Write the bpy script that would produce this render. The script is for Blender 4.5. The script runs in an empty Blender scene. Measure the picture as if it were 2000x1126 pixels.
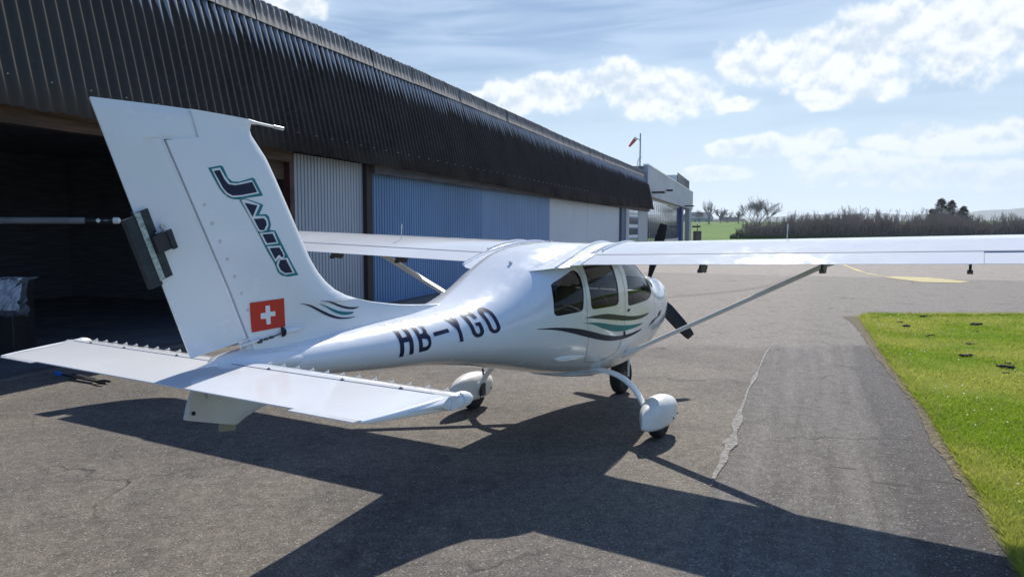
import bpy, bmesh, math, random
import numpy as np
from mathutils import Vector, Matrix
from mathutils.geometry import delaunay_2d_cdt, tessellate_polygon
R=math.radians; PI=math.pi
S=bpy.context.scene; COL=S.collection
# ------------------------------------------------ camera, sky, sun, exposure
cam=bpy.data.objects.new('camera',bpy.data.cameras.new('camera')); COL.objects.link(cam); S.camera=cam
cam.data.sensor_width=36; cam.data.lens=36*1453.35/2000; cam.data.clip_start=.05; cam.data.clip_end=20000
cam.location=(0,0,1.7504)
ro=.0014; pt=-.0802
F_=Vector((0,math.cos(pt),math.sin(pt))); U_=Vector((0,-math.sin(pt),math.cos(pt))); R_=Vector((1,0,0))
R2=R_*math.cos(ro)+U_*math.sin(ro); U2=U_*math.cos(ro)-R_*math.sin(ro)
cam.rotation_euler=Matrix((R2,U2,-F_)).transposed().to_euler()
SUN_AZ=.2539; SUN_EL=.7238       # azimuth from +Y towards +X
sl=bpy.data.lights.new('sun','SUN'); sl.energy=4.8; sl.angle=R(.5); sl.color=(1,.955,.885)
so=bpy.data.objects.new('sun',sl); COL.objects.link(so)
sd=Vector((math.sin(SUN_AZ)*math.cos(SUN_EL),math.cos(SUN_AZ)*math.cos(SUN_EL),math.sin(SUN_EL)))
so.rotation_euler=sd.to_track_quat('Z','Y').to_euler(); so.location=(20,60,60)
S.view_settings.view_transform='Standard'; S.view_settings.look='None'; S.view_settings.gamma=1
S.view_settings.exposure=0.30
S.render.engine='CYCLES'

# ------------------------------------------------ node helpers
class NT:
    def __init__(s,nt): s.nt=nt
    def n(s,t,**k):
        x=s.nt.nodes.new(t)
        for a,b in k.items(): setattr(x,a,b)
        return x
    def ln(s,a,b):
        if isinstance(a,(int,float)): b.default_value=a
        elif isinstance(a,(tuple,list)): b.default_value=tuple(a) if len(a)==len(b.default_value) else tuple(a)+(1,)
        else: s.nt.links.new(a,b)
    def m(s,op,a,b=0,c=None,clamp=False):
        x=s.n('ShaderNodeMath',operation=op,use_clamp=clamp); s.ln(a,x.inputs[0]); s.ln(b,x.inputs[1])
        if c is not None: s.ln(c,x.inputs[2])
        return x.outputs[0]
    def ss(s,x,a,b,o0=0.,o1=1.):
        y=s.n('ShaderNodeMapRange',interpolation_type='SMOOTHSTEP'); s.ln(x,y.inputs[0])
        y.inputs[1].default_value=a;y.inputs[2].default_value=b;y.inputs[3].default_value=o0;y.inputs[4].default_value=o1
        return y.outputs[0]
    def mix(s,f,a,b,mode='MIX'):
        x=s.n('ShaderNodeMix',data_type='RGBA',blend_type=mode); s.ln(f,x.inputs[0]); s.ln(a,x.inputs[6]); s.ln(b,x.inputs[7]); return x.outputs[2]
    def noise(s,vec,sc,det=4,rough=.55,dim='3D',dist=0.):
        x=s.n('ShaderNodeTexNoise'); x.noise_dimensions=dim; s.nt.links.new(vec,x.inputs['Vector'])
        x.inputs['Scale'].default_value=sc;x.inputs['Detail'].default_value=det;x.inputs['Roughness'].default_value=rough;x.inputs['Distortion'].default_value=dist
        return x.outputs[0]
    def vor(s,vec,sc,feat='F1'):
        x=s.n('ShaderNodeTexVoronoi',feature=feat); s.nt.links.new(vec,x.inputs['Vector']); x.inputs['Scale'].default_value=sc; return x
    def scale(s,vec,v):
        x=s.n('ShaderNodeMapping'); s.nt.links.new(vec,x.inputs[0]); x.inputs[3].default_value=v; return x.outputs[0]
    def sep(s,vec):
        x=s.n('ShaderNodeSeparateXYZ'); s.nt.links.new(vec,x.inputs[0]); return x.outputs
    def comb(s,a,b,c):
        x=s.n('ShaderNodeCombineXYZ'); s.ln(a,x.inputs[0]);s.ln(b,x.inputs[1]);s.ln(c,x.inputs[2]); return x.outputs[0]

# world: Nishita sky with procedural cirrus veil and cumulus in azimuth/elevation
W=bpy.data.worlds.new('World'); S.world=W; W.use_nodes=True; W.node_tree.nodes.clear(); T=NT(W.node_tree)
sky=T.n('ShaderNodeTexSky',sky_type='NISHITA',sun_disc=False,sun_elevation=SUN_EL,sun_rotation=SUN_AZ,altitude=500,air_density=1.0,dust_density=.6,ozone_density=1.2)
geo=T.n('ShaderNodeTexCoord').outputs['Generated']; X,Y,Z=T.sep(geo)
az=T.m('MULTIPLY',T.m('ARCTAN2',X,Y),180/PI); el=T.m('MULTIPLY',T.m('ARCSINE',Z),180/PI)
pv=T.comb(az,el,0)
n1=T.noise(pv,.38,8,.52); n2=T.noise(pv,.16,3,.5)
pv2=T.comb(az,T.m('ADD',el,.55),0); n1b=T.noise(pv2,.38,5,.5)
CL=[(-0.02, 9.8, 1.77, 1.18), (2.3, 10.16, 1.95, 1.1), (5.0, 10.21, 2.13, 1.1), (-2.15, 9.49, 1.42, 0.59), (7.86, 10.63, 1.49, 1.34), (11.07, 9.92, 2.84, 1.5), (13.67, 9.47, 2.13, 1.1), (16.56, 8.99, 1.6, 0.47), (17.55, 11.75, 1.77, 1.38), (19.97, 11.83, 2.13, 1.38), (22.65, 11.46, 2.84, 1.77), (25.21, 11.9, 3.19, 1.97), (27.64, 12.62, 2.84, 1.97), (28.2, 13.5, 2.13, 1.58), (30.56, 12.59, 2.84, 2.17), (32.9, 12.89, 2.48, 2.76), (23.68, 9.87, 3.19, 1.1), (16.64, 5.81, 1.6, 0.55), (19.46, 5.91, 2.13, 0.71), (22.16, 6.26, 1.6, 0.63), (26.68, 5.95, 1.77, 0.55), (29.4, 5.97, 2.48, 0.95), (32.26, 5.96, 2.48, 0.87), (23.53, 4.8, 2.48, 0.71), (15.24, 4.08, 2.48, 0.47), (25.5, 3.83, 4.26, 0.79), (30.96, 3.42, 4.26, 0.71), (-16.44, 15.75, 2.13, 0.99)]
best=None
for (a,e,rx,ry) in CL:
    dx=T.m('MULTIPLY',T.m('SUBTRACT',az,a),1/(rx*1.42)); de=T.m('SUBTRACT',el,e)
    dy=T.m('MULTIPLY',de,1/(ry*1.36))
    d=T.m('SUBTRACT',1.,T.m('ADD',T.m('MULTIPLY',dx,dx),T.m('MULTIPLY',dy,dy)))
    best=d if best is None else T.m('SMOOTH_MAX',best,d,.35)
bestc=T.m('MAXIMUM',best,-1.2)
dens=T.m('ADD',bestc,T.m('MULTIPLY',T.m('SUBTRACT',n1,.5),3.5))
ca=T.ss(dens,-.15,.60); halo=T.ss(bestc,-1.1,.7,0.,.35)
# self shading: compare with the field a little higher up
lit=T.m('ADD',T.m('MULTIPLY',T.m('SUBTRACT',n1,n1b),4.2),T.m('SUBTRACT',.66,T.m('MULTIPLY',dens,.27)))
lit=T.ss(lit,-.05,.75)
# cirrus streaks
cv=T.comb(T.m('ADD',T.m('MULTIPLY',az,.10),T.m('MULTIPLY',el,.06)),T.m('ADD',T.m('MULTIPLY',el,.85),T.m('MULTIPLY',az,-.03)),3.)
ci=T.ss(T.noise(cv,.8,6,.52,dist=.5),.30,.66)
fw_=T.ss(Y,-.25,.75); veil=T.m('MULTIPLY',T.ss(el,16.,0.,.04,.86),T.m('ADD',T.m('MULTIPLY',fw_,.8),.2)); hi=T.ss(el,38.,18.,.05,1.)
ci=T.m('MULTIPLY',ci,T.m('SUBTRACT',1.,T.m('MULTIPLY',veil,.5)))
skc=T.mix(1.,sky.outputs[0],T.mix(T.ss(T.m('SUBTRACT',Y,Z),-.9,.45),(.92,1.22,1.62,1),(.38,.49,.60,1)),'MULTIPLY')
skc=T.mix(T.m('MULTIPLY',T.m('MULTIPLY',ci,.55),T.m('MULTIPLY',T.m('ADD',T.m('MULTIPLY',fw_,.8),.2),hi)),skc,(5.2,6.5,8.2,1))
skc=T.mix(veil,skc,(5.2,6.6,7.6,1))
skc=T.mix(T.m('MULTIPLY',halo,T.m('ADD',.3,T.m('MULTIPLY',n2,1.2))),skc,(5.2,6.6,7.6,1)); cc=T.mix(lit,(5.0,5.9,6.9,1),(8.1,8.3,8.5,1))
cc=T.mix(T.ss(el,9.,1.,0.,.6),cc,(5.2,6.6,7.6,1))
front=T.ss(Y,-.1,.1)
fin=T.mix(T.m('MULTIPLY',T.m('MULTIPLY',ca,front),.95),skc,cc)
bg=T.n('ShaderNodeBackground'); T.ln(fin,bg.inputs[0]); bg.inputs[1].default_value=.1
T.nt.links.new(bg.outputs[0],T.n('ShaderNodeOutputWorld').inputs[0])

# ------------------------------------------------ materials
def mat(name,col=None,rough=.5,metal=0.,coat=0.,fn=None,spec=None):
    m=bpy.data.materials.new(name); m.use_nodes=True; t=NT(m.node_tree); b=m.node_tree.nodes['Principled BSDF']
    if col: b.inputs['Base Color'].default_value=tuple(col)+(1,)
    b.inputs['Roughness'].default_value=rough; b.inputs['Metallic'].default_value=metal
    b.inputs['Coat Weight'].default_value=coat; b.inputs['Coat Roughness'].default_value=.05
    if spec is not None: b.inputs['Specular IOR Level'].default_value=spec
    if fn: fn(t,b,t.n('ShaderNodeTexCoord').outputs['Object'])
    return m
def bump(t,b,h,st,dist=.01):
    x=t.n('ShaderNodeBump'); x.inputs['Strength'].default_value=st; x.inputs['Distance'].default_value=dist
    t.ln(h,x.inputs['Height']); t.nt.links.new(x.outputs[0],b.inputs['Normal'])
def worn(col,var=.15,sc=3.,r=(.4,.6),bst=0.,bsc=40):
    def f(t,b,o):
        n=t.noise(o,sc,6,.6); c2=tuple(c*(1-var) for c in col)
        t.ln(t.mix(t.ss(n,.35,.7),tuple(col)+(1,),c2+(1,)),b.inputs['Base Color'])
        t.ln(t.ss(n,.3,.7,r[0],r[1]),b.inputs['Roughness'])
        if bst: bump(t,b,t.noise(o,bsc,3),bst)
    return f
def paint(t,b,o):
    n=t.noise(o,1.6,5,.6)
    t.ln(t.mix(t.ss(n,.4,.75),(.82,.822,.82,1),(.77,.775,.778,1)),b.inputs['Base Color'])
    t.ln(t.ss(t.noise(o,9,4),.3,.8,.16,.3),b.inputs['Roughness'])
    bump(t,b,t.noise(o,4.5,2),.12,.01)
def wingpaint(t,b,o):
    n=t.noise(o,1.3,5,.6); t.ln(t.mix(t.ss(n,.35,.7),(.76,.762,.755,1),(.71,.715,.715,1)),b.inputs['Base Color'])
    t.ln(t.ss(t.noise(o,6,5,.65),.35,.75,.07,.17),b.inputs['Roughness']); bump(t,b,t.noise(t.scale(o,(1,.6,1)),3.,2),.10,.01)
M={}
M['white']=mat('white_gelcoat',(.8,.8,.8),.22,coat=.6,fn=paint)
M['white2']=mat('white_plastic',(.78,.78,.76),.4,fn=worn((.78,.78,.75),.08,8,(.3,.45)))
M['white_w']=mat('white_wing_paint',(.70,.70,.70),.12,fn=wingpaint,spec=.35)
M['navy']=mat('navy_vinyl',(.008,.012,.045),.4,spec=.3)
M['teal']=mat('teal_vinyl',(.0,.19,.21),.4,spec=.3)
M['dgrn']=mat('dark_green_vinyl',(.018,.032,.03),.4,spec=.3)
M['red']=mat('red_vinyl',(.55,.02,.015),.35,coat=.2)
M['black']=mat('black_composite',(.012,.012,.013),.35,fn=worn((.014,.014,.015),.3,12,(.3,.5)))
M['rubber']=mat('tyre_rubber',(.015,.015,.016),.8,fn=worn((.018,.018,.018),.3,25,(.7,.9)))
M['dgrey']=mat('dark_interior_trim',(.02,.022,.026),.8,fn=worn((.02,.022,.026),.3,12,(.7,.9)))
M['seat']=mat('grey_upholstery',(.12,.12,.13),.85,fn=worn((.12,.12,.13),.2,9,(.8,.9),.2))
M['alu']=mat('brushed_metal',(.55,.56,.58),.35,1.,fn=worn((.55,.56,.58),.2,14,(.25,.45)))
M['steel']=mat('dark_steel',(.09,.09,.1),.5,.6)
M['lock']=mat('charcoal_board',(.03,.036,.04),.7,fn=worn((.032,.038,.042),.25,30,(.6,.8)))
M['lock2']=mat('brown_black_block',(.03,.024,.028),.6)
M['hinge']=mat('worn_galvanised_strip',(.45,.52,.5),.45,.4,fn=worn((.5,.57,.54),.5,60,(.35,.6)))
M['skid']=mat('skid_block',(.28,.25,.16),.8)
M['beige']=mat('offwhite_fairing',(.62,.61,.56),.35,coat=.3,fn=worn((.62,.61,.56),.08,6,(.3,.4)))
def glass(name,tint,refl=.9):
    m=bpy.data.materials.new(name); m.use_nodes=True; t=NT(m.node_tree); m.node_tree.nodes.clear()
    fr=t.n('ShaderNodeFresnel'); fr.inputs[0].default_value=1.5
    tr=t.n('ShaderNodeBsdfTransparent'); tr.inputs[0].default_value=tint+(1,)
    g=t.n('ShaderNodeBsdfGlossy'); g.inputs['Roughness'].default_value=.015; g.inputs[0].default_value=(refl*.88,refl*.93,refl,1)
    mx=t.n('ShaderNodeMixShader'); t.ln(t.m('ADD',t.m('MULTIPLY',fr.outputs[0],.72),.0,clamp=True),mx.inputs[0])
    t.nt.links.new(tr.outputs[0],mx.inputs[1]); t.nt.links.new(g.outputs[0],mx.inputs[2])
    t.nt.links.new(mx.outputs[0],t.n('ShaderNodeOutputMaterial').inputs[0]); return m
M['tint']=glass('tinted_acrylic',(.22,.22,.24)); M['clear']=glass('clear_acrylic',(.82,.85,.86))

# ------------------------------------------------ object helpers
def link(name,verts,faces,m=None,parent=None,smooth=True,ang=35,mi=None):
    me=bpy.data.meshes.new(name); me.from_pydata([tuple(map(float,v)) for v in verts],[],[tuple(map(int,f)) for f in faces]); me.update()
    ms=m if isinstance(m,(list,tuple)) else [m]
    for x in ms:
        if x: me.materials.append(x)
    if mi is not None: me.polygons.foreach_set('material_index',mi)
    if smooth:
        me.polygons.foreach_set('use_smooth',[True]*len(me.polygons)); me.set_sharp_from_angle(angle=R(ang))
    o=bpy.data.objects.new(name,me); COL.objects.link(o)
    if parent: o.parent=parent
    return o
def fixn(o):
    bm=bmesh.new(); bm.from_mesh(o.data); bmesh.ops.recalc_face_normals(bm,faces=bm.faces); bm.to_mesh(o.data); bm.free(); return o
def thing(name,label,cat,loc=(0,0,0),rz=0,group=None):
    o=bpy.data.objects.new(name,None); o.empty_display_size=.2; COL.objects.link(o); o.location=loc; o.rotation_euler=(0,0,rz)
    return tag(o,label,cat,group)
def tag(o,label,cat,group=None,kind=None):
    if label: o['label']=label
    if cat: o['category']=cat
    if group: o['group']=group
    if kind: o['kind']=kind
    return o
def struct(o,label=None):
    o['kind']='structure'
    if label: o['label']=label
    return o
class MB:
    def __init__(s): s.v=[];s.f=[]
    def add(s,v,f):
        k=len(s.v); s.v+=[tuple(map(float,p)) for p in v]; s.f+=[tuple(i+k for i in q) for q in f]; return s
    def box(s,a,b):
        x0,y0,z0=a;x1,y1,z1=b
        return s.add([(x0,y0,z0),(x1,y0,z0),(x1,y1,z0),(x0,y1,z0),(x0,y0,z1),(x1,y0,z1),(x1,y1,z1),(x0,y1,z1)],[(0,3,2,1),(4,5,6,7),(0,1,5,4),(1,2,6,5),(2,3,7,6),(3,0,4,7)])
    def obox(s,c,ax,ay,az):
        c,ax,ay,az=map(Vector,(c,ax,ay,az)); v=[c+i*ax+j*ay+k*az for k in(-1,1) for j in(-1,1) for i in(-1,1)]
        return s.add(v,[(0,2,3,1),(4,5,7,6),(0,1,5,4),(1,3,7,5),(3,2,6,7),(2,0,4,6)])
    def tube(s,pts,r,n=10,cap=True,flat=1.,up=(0,0,1)):
        pts=[Vector(p) for p in pts]; rs=r if isinstance(r,(list,tuple)) else [r]*len(pts); V=[];F=[]
        for i,p in enumerate(pts):
            d=(pts[min(i+1,len(pts)-1)]-pts[max(i-1,0)]).normalized(); u=Vector(up)
            if abs(d.dot(u))>.98: u=Vector((0,1,0)) if abs(d.y)<.9 else Vector((1,0,0))
            a=d.cross(u).normalized(); b=a.cross(d)
            V+=[p+(a*math.cos(2*PI*k/n)+b*math.sin(2*PI*k/n)*flat)*rs[i] for k in range(n)]
        for i in range(len(pts)-1):
            for k in range(n): F.append((i*n+k,i*n+(k+1)%n,(i+1)*n+(k+1)%n,(i+1)*n+k))
        if cap: F+= [tuple(range(n))[::-1],tuple((len(pts)-1)*n+k for k in range(n))]
        return s.add(V,F)
    def loft(s,secs,cap=True):
        n=len(secs[0]);V=[p for q in secs for p in q];F=[]
        for i in range(len(secs)-1):
            for k in range(n): F.append((i*n+k,i*n+(k+1)%n,(i+1)*n+(k+1)%n,(i+1)*n+k))
        if cap: F+=[tuple(range(n))[::-1],tuple((len(secs)-1)*n+k for k in range(n))]
        return s.add(V,F)
    def build(s,name,m=None,parent=None,smooth=True,ang=35,fix=True):
        o=link(name,s.v,s.f,m,parent,False)
        if fix: fixn(o)
        if smooth:
            o.data.polygons.foreach_set('use_smooth',[True]*len(o.data.polygons)); o.data.set_sharp_from_angle(angle=R(ang))
        return o
def bevel(o,w=.004,seg=2):
    b=o.modifiers.new('bevel','BEVEL'); b.width=w; b.segments=seg; b.limit_method='ANGLE'; b.angle_limit=R(40); return o
def inpoly(pts,poly):
    x,y=pts[:,0],pts[:,1]; r=np.zeros(len(pts),bool); P=np.asarray(poly,float); j=len(P)-1
    for i in range(len(P)):
        xi,yi=P[i];xj,yj=P[j]; c=((yi>y)!=(yj>y)); 
        with np.errstate(divide='ignore',invalid='ignore'): r^=c&(x<(xj-xi)*(y-yi)/(yj-yi+1e-30)+xi)
        j=i
    return r
def cdt(grid,loops,closed=True):
    V=[Vector(p) for p in grid]; E=[]
    for L in loops:
        k=len(V); V+=[Vector(p) for p in L]; n=len(L); E+=[(k+i,k+(i+1)%n) for i in range(n if closed else n-1)]
    v,e,f=delaunay_2d_cdt(V,E,[],0,1e-6)[:3]
    v=np.array([tuple(p) for p in v]); f=np.array([list(q) for q in f]); return v,f
def densify(L,h):
    o=[]
    for i in range(len(L)):
        a=np.array(L[i],float);b=np.array(L[(i+1)%len(L)],float);n=max(1,int(np.ceil(np.linalg.norm(b-a)/h)))
        o+=[tuple(a+(b-a)*k/n) for k in range(n)]
    return o
def rounded(L,r=.35,n=3):
    "corner-cut a closed loop (Chaikin)"
    for _ in range(n):
        o=[]
        for i in range(len(L)):
            a=np.array(L[i],float);b=np.array(L[(i+1)%len(L)],float); o+=[tuple(a+(b-a)*.25),tuple(a+(b-a)*.75)]
        L=o
    return L
def flatpoly(poly,f3,h,holes=(),seed=0):
    "triangulated patch of a planar outline, every vertex mapped through f3"
    L=densify(poly,h);H=[densify(q,h) for q in holes]; A=np.array(L)
    gx=np.arange(A[:,0].min()+h/2,A[:,0].max(),h);gy=np.arange(A[:,1].min()+h/2,A[:,1].max(),h)
    g=np.array([(x,y) for x in gx for y in gy]).reshape(-1,2)
    v,f=cdt([tuple(p) for p in g],[L]+H)
    c=v[f].mean(1); k=inpoly(c,L)
    for q in H: k&=~inpoly(c,q)
    f=f[k]; used=np.unique(f); mp=-np.ones(len(v),int); mp[used]=np.arange(len(used))
    return f3(v[used]),mp[f]
# ------------------------------------------------ ground
def ground_fn(t,b,o):
    g=t.n('ShaderNodeNewGeometry').outputs['Position']
    n=t.noise(g,.02,5); m2=t.noise(g,.6,5)
    c=t.mix(t.ss(n,.4,.6),(.085,.17,.018,1),(.11,.20,.022,1)); c=t.mix(t.m('MULTIPLY',m2,.5),c,(.07,.12,.02,1))
    t.ln(c,b.inputs['Base Color'])
M['field']=mat('meadow',(.07,.13,.02),.9,fn=ground_fn,spec=.1)
def hgt(x,y):
    d=math.hypot(x,y); s=min(max((d-205)/205,0),1); s=s*s*(3-2*s); e=5.4*s
    if d>430: e-=min((d-430)/200,1)*10
    return e
V=[];Fc=[]; rad=[0,8,16,30,50,80,110,130,150,170,190,210,230,260,290,320,350,380,400,420,440,480,540,640,900,1500,3000,7000]; NA=96
for r in rad:
    for k in range(NA):
        a=2*PI*k/NA; x,y=r*math.sin(a),r*math.cos(a); V.append((x,y,hgt(x,y)-.012))
for i in range(len(rad)-1):
    for k in range(NA): Fc.append((i*NA+k,i*NA+(k+1)%NA,(i+1)*NA+(k+1)%NA,(i+1)*NA+k))
struct(fixn(link('terrain',V,Fc,M['field'])))
def asphalt(t,b,o):
    g=t.n('ShaderNodeNewGeometry').outputs['Position']; x,y,z=t.sep(g)
    big=t.noise(g,.42,6,.62,dist=.4); mid=t.noise(g,2.2,5,.6); wob=t.m('MULTIPLY',t.m('SUBTRACT',t.noise(g,1.3,4),.5),1.)
    # stones
    v1=t.vor(g,120); v2=t.vor(g,290); fine=t.noise(g,190,3,.7); cl_=t.noise(g,11,5,.7)
    st=t.m('ADD',t.m('MULTIPLY',t.sep(v1.outputs['Color'])[0],.55),t.m('MULTIPLY',t.sep(v2.outputs['Color'])[1],.45))
    base=t.mix(t.ss(big,.36,.62),(.195,.168,.136,1),(.130,.114,.097,1))
    # strip right of the old seam: greyer, darker
    sd_=t.m('ADD',t.m('ADD',t.m('MULTIPLY',x,.927),t.m('MULTIPLY',y,-.375)),t.m('MULTIPLY',wob,.12))   # seam at about .63
    right=t.ss(sd_,-.63,-.57)
    near=t.ss(t.m('ADD',y,t.m('MULTIPLY',wob,1.6)),13.6,11.9)
    base=t.mix(t.m('MULTIPLY',right,near),base,(.142,.130,.117,1))
    al_=t.m('ADD',t.m('MULTIPLY',x,.375),t.m('MULTIPLY',y,.927)); strk=t.noise(t.comb(t.m('MULTIPLY',sd_,5.),t.m('MULTIPLY',al_,.22),0.),1.3,5,.65)
    base=t.mix(t.m('MULTIPLY',t.m('MULTIPLY',right,near),t.ss(strk,.46,.66,0.,.5)),base,(.21,.195,.175,1)); base=t.mix(t.m('MULTIPLY',t.m('MULTIPLY',right,near),t.ss(strk,.48,.32,0.,.55)),base,(.075,.067,.062,1))
    # darker wheel track close to the lawn
    tr=t.m('MULTIPLY',t.m('MULTIPLY',t.ss(t.m('ADD',sd_,t.m('MULTIPLY',wob,.12)),.42,.62),near),.7)
    base=t.mix(tr,base,(.06,.054,.055,1))
    # older paler pavement further out
    far=t.ss(t.m('ADD',y,t.m('MULTIPLY',wob,1.5)),10.7,11.5); base=t.mix(t.m('MULTIPLY',far,.75),base,(.235,.207,.178,1))
    fr=t.m('MULTIPLY',t.m('MULTIPLY',far,.6),t.ss(sd_,-.35,.1)); base=t.mix(fr,base,(.18,.162,.144,1))
    jl=t.ss(t.m('ADD',y,t.m('MULTIPLY',x,.40)),32.25,32.35); base=t.mix(jl,base,(.28,.245,.21,1))
    base=t.mix(t.m('MULTIPLY',t.ss(mid,.52,.72),.45),base,(.065,.06,.057,1))
    base=t.mix(t.m('MULTIPLY',t.ss(t.noise(g,.9,6,.7,dist=.5),.56,.7),.35),base,(.20,.18,.155,1))
    stb=t.m('MULTIPLY',t.ss(st,.2,.85,.6,1.4),t.ss(cl_,.3,.7,.78,1.22)); stone=t.mix(1.,base,t.comb(stb,stb,stb),'MULTIPLY')
    stone=t.mix(t.m('MULTIPLY',t.ss(t.sep(v1.outputs['Color'])[2],.965,.99),.75),stone,(.42,.39,.34,1))
    stone=t.mix(t.m('MULTIPLY',t.ss(fine,.42,.3),.5),stone,(.03,.028,.028,1))
    # dark rubber scuffs and patch outlines
    for (cx,cy,ax,ay,sx,sy) in [(2.63,5.0,.91,-.41,.13,.022),(3.0,5.05,.9,-.42,.16,.02),(2.45,5.35,.9,-.4,.09,.02)]:
        dx=t.m('SUBTRACT',x,cx);dy=t.m('SUBTRACT',y,cy)
        u=t.m('DIVIDE',t.m('ADD',t.m('MULTIPLY',dx,ax),t.m('MULTIPLY',dy,ay)),sx); w=t.m('DIVIDE',t.m('SUBTRACT',t.m('MULTIPLY',dy,ax),t.m('MULTIPLY',dx,ay)),sy)
        q=t.m('ADD',t.m('MULTIPLY',u,u),t.m('MULTIPLY',w,w)); stone=t.mix(t.m('MULTIPLY',t.ss(q,1.6,.2),.75),stone,(.035,.033,.033,1))
    gv=t.n('ShaderNodeVectorMath',operation='ADD'); nz_=t.n('ShaderNodeTexNoise'); t.nt.links.new(g,nz_.inputs['Vector']); nz_.inputs['Scale'].default_value=1.7; nz_.inputs['Detail'].default_value=5; t.nt.links.new(g,gv.inputs[0]); t.nt.links.new(nz_.outputs['Color'],gv.inputs[1])
    ck=t.vor(gv.outputs[0],.42,'DISTANCE_TO_EDGE'); ckm=t.m('MULTIPLY',t.ss(ck.outputs['Distance'],.010,.002),t.ss(t.noise(g,.5,3),.5,.62)); stone=t.mix(t.m('MULTIPLY',ckm,.75),stone,(.025,.023,.022,1))
    oil=t.ss(t.noise(g,.8,3,.5,dist=.8),.66,.76); stone=t.mix(t.m('MULTIPLY',oil,.4),stone,(.045,.04,.038,1))
    # curved tyre mark on the far apron
    dx=t.m('SUBTRACT',x,-6.);dy=t.m('SUBTRACT',y,33.); rr=t.m('SQRT',t.m('ADD',t.m('MULTIPLY',dx,dx),t.m('MULTIPLY',dy,dy)))
    q=t.m('ABSOLUTE',t.m('SUBTRACT',t.m('ADD',rr,t.m('MULTIPLY',wob,.3)),17.2)); q=t.m('MULTIPLY',t.ss(q,.3,.05),t.m('MULTIPLY',t.ss(y,15.,17.),t.ss(y,28.,26.)))
    stone=t.mix(t.m('MULTIPLY',q,.4),stone,(.06,.055,.05,1))
    t.ln(stone,b.inputs['Base Color']); b.inputs['Roughness'].default_value=.85
    bump(t,b,t.m('ADD',t.m('MULTIPLY',st,.6),fine),.7,.006)
M['asphalt']=mat('weathered_asphalt',(.15,.14,.13),.85,fn=asphalt,spec=.3)
lawn=[(p_[0]+.045,p_[1]) for p_ in [(17,14.85),(10.4,14.97),(7.24,14.97),(6.8,14.45),(6.03,12.48),(5.21,10.4),(4.38,8.18),(3.93,6.92),(3.55,5.99),(3.24,5.22),(3.05,4.71),(2.79,4.14),(2.56,3.63),(2.35,3.0),(2.1,2.0),(1.8,.5),(1.5,-2),(17,-2)]]
ap=[(-45,-60),(70,-60),(70,60),(26,64),(27,104),(-45,104)]
v,f=flatpoly(ap,lambda p:np.c_[p,0*p[:,0]],6.)
struct(fixn(link('asphalt_apron',v,f,M['asphalt'],smooth=False)))
# lawn: slightly raised, ragged edge
def rag(L,a,h,seed,keep=lambda p:True):
    rnd=random.Random(seed); D=densify(L,h); o=[]
    for p in D: o.append((p[0]+rnd.gauss(0,a),p[1]+rnd.gauss(0,a)) if keep(p) else p)
    return o
nearf=lambda p:p[0]<12 and p[1]<15.3
def lawnfn(t,b,o):
    g=t.n('ShaderNodeNewGeometry').outputs['Position']; n=t.noise(g,.55,6,.6); n2=t.noise(g,14,4,.7)
    c=t.mix(t.ss(n,.36,.60),(.11,.19,.014,1),(.20,.225,.04,1)); c=t.mix(t.m('MULTIPLY',t.ss(n2,.5,.75),.7),c,(.11,.14,.02,1))
    t.ln(c,b.inputs['Base Color']); bump(t,b,n2,.6,.02)
M['lawn']=mat('lawn_base',(.1,.2,.02),.95,fn=lawnfn,spec=.05)
LR=rag(lawn,.010,.09,3,nearf)
v,f=flatpoly(LR,lambda p:np.c_[p,.018+.012*np.sin(p[:,0]*3.1)*np.cos(p[:,1]*2.3)],.6)
lo=struct(link('lawn',v,f,M['lawn'],smooth=False)); fixn(lo)
def dirtfn(t,b,o):
    g=t.n('ShaderNodeNewGeometry').outputs['Position']; n=t.noise(g,30,6,.7)
    t.ln(t.mix(t.ss(n,.35,.65),(.075,.06,.045,1),(.26,.22,.15,1)),b.inputs['Base Color']); bump(t,b,n,.8,.01)
M['dirt']=mat('dry_verge_soil',(.2,.16,.1),.95,fn=dirtfn,spec=.1)
edge=[(p_[0]+.02,p_[1]) for p_ in [(8.4,15.0),(7.24,15.02),(6.6,14.8),(6.40,14.0),(5.80,12.3),(5.10,10.45),(4.33,8.25),(3.85,6.95),(3.43,6.0),(3.17,5.25),(2.97,4.7),(2.75,4.15),(2.49,3.6),(2.29,3.0),(2.03,2.0)]]
inner=[(2.6,2.0),(2.8,3.0),(3.2,4.1),(3.6,5.2),(4.3,6.9),(5.0,8.4),(5.8,10.6),(6.6,12.6),(7.4,14.4),(8.4,14.6)]
vd,fd=flatpoly(rag(edge+inner,.013,.11,5,lambda p:True),lambda p:np.c_[p,.006+0*p[:,0]],.4)
struct(fixn(link('soil_verge',vd,fd,M['dirt'],smooth=False)))
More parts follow.
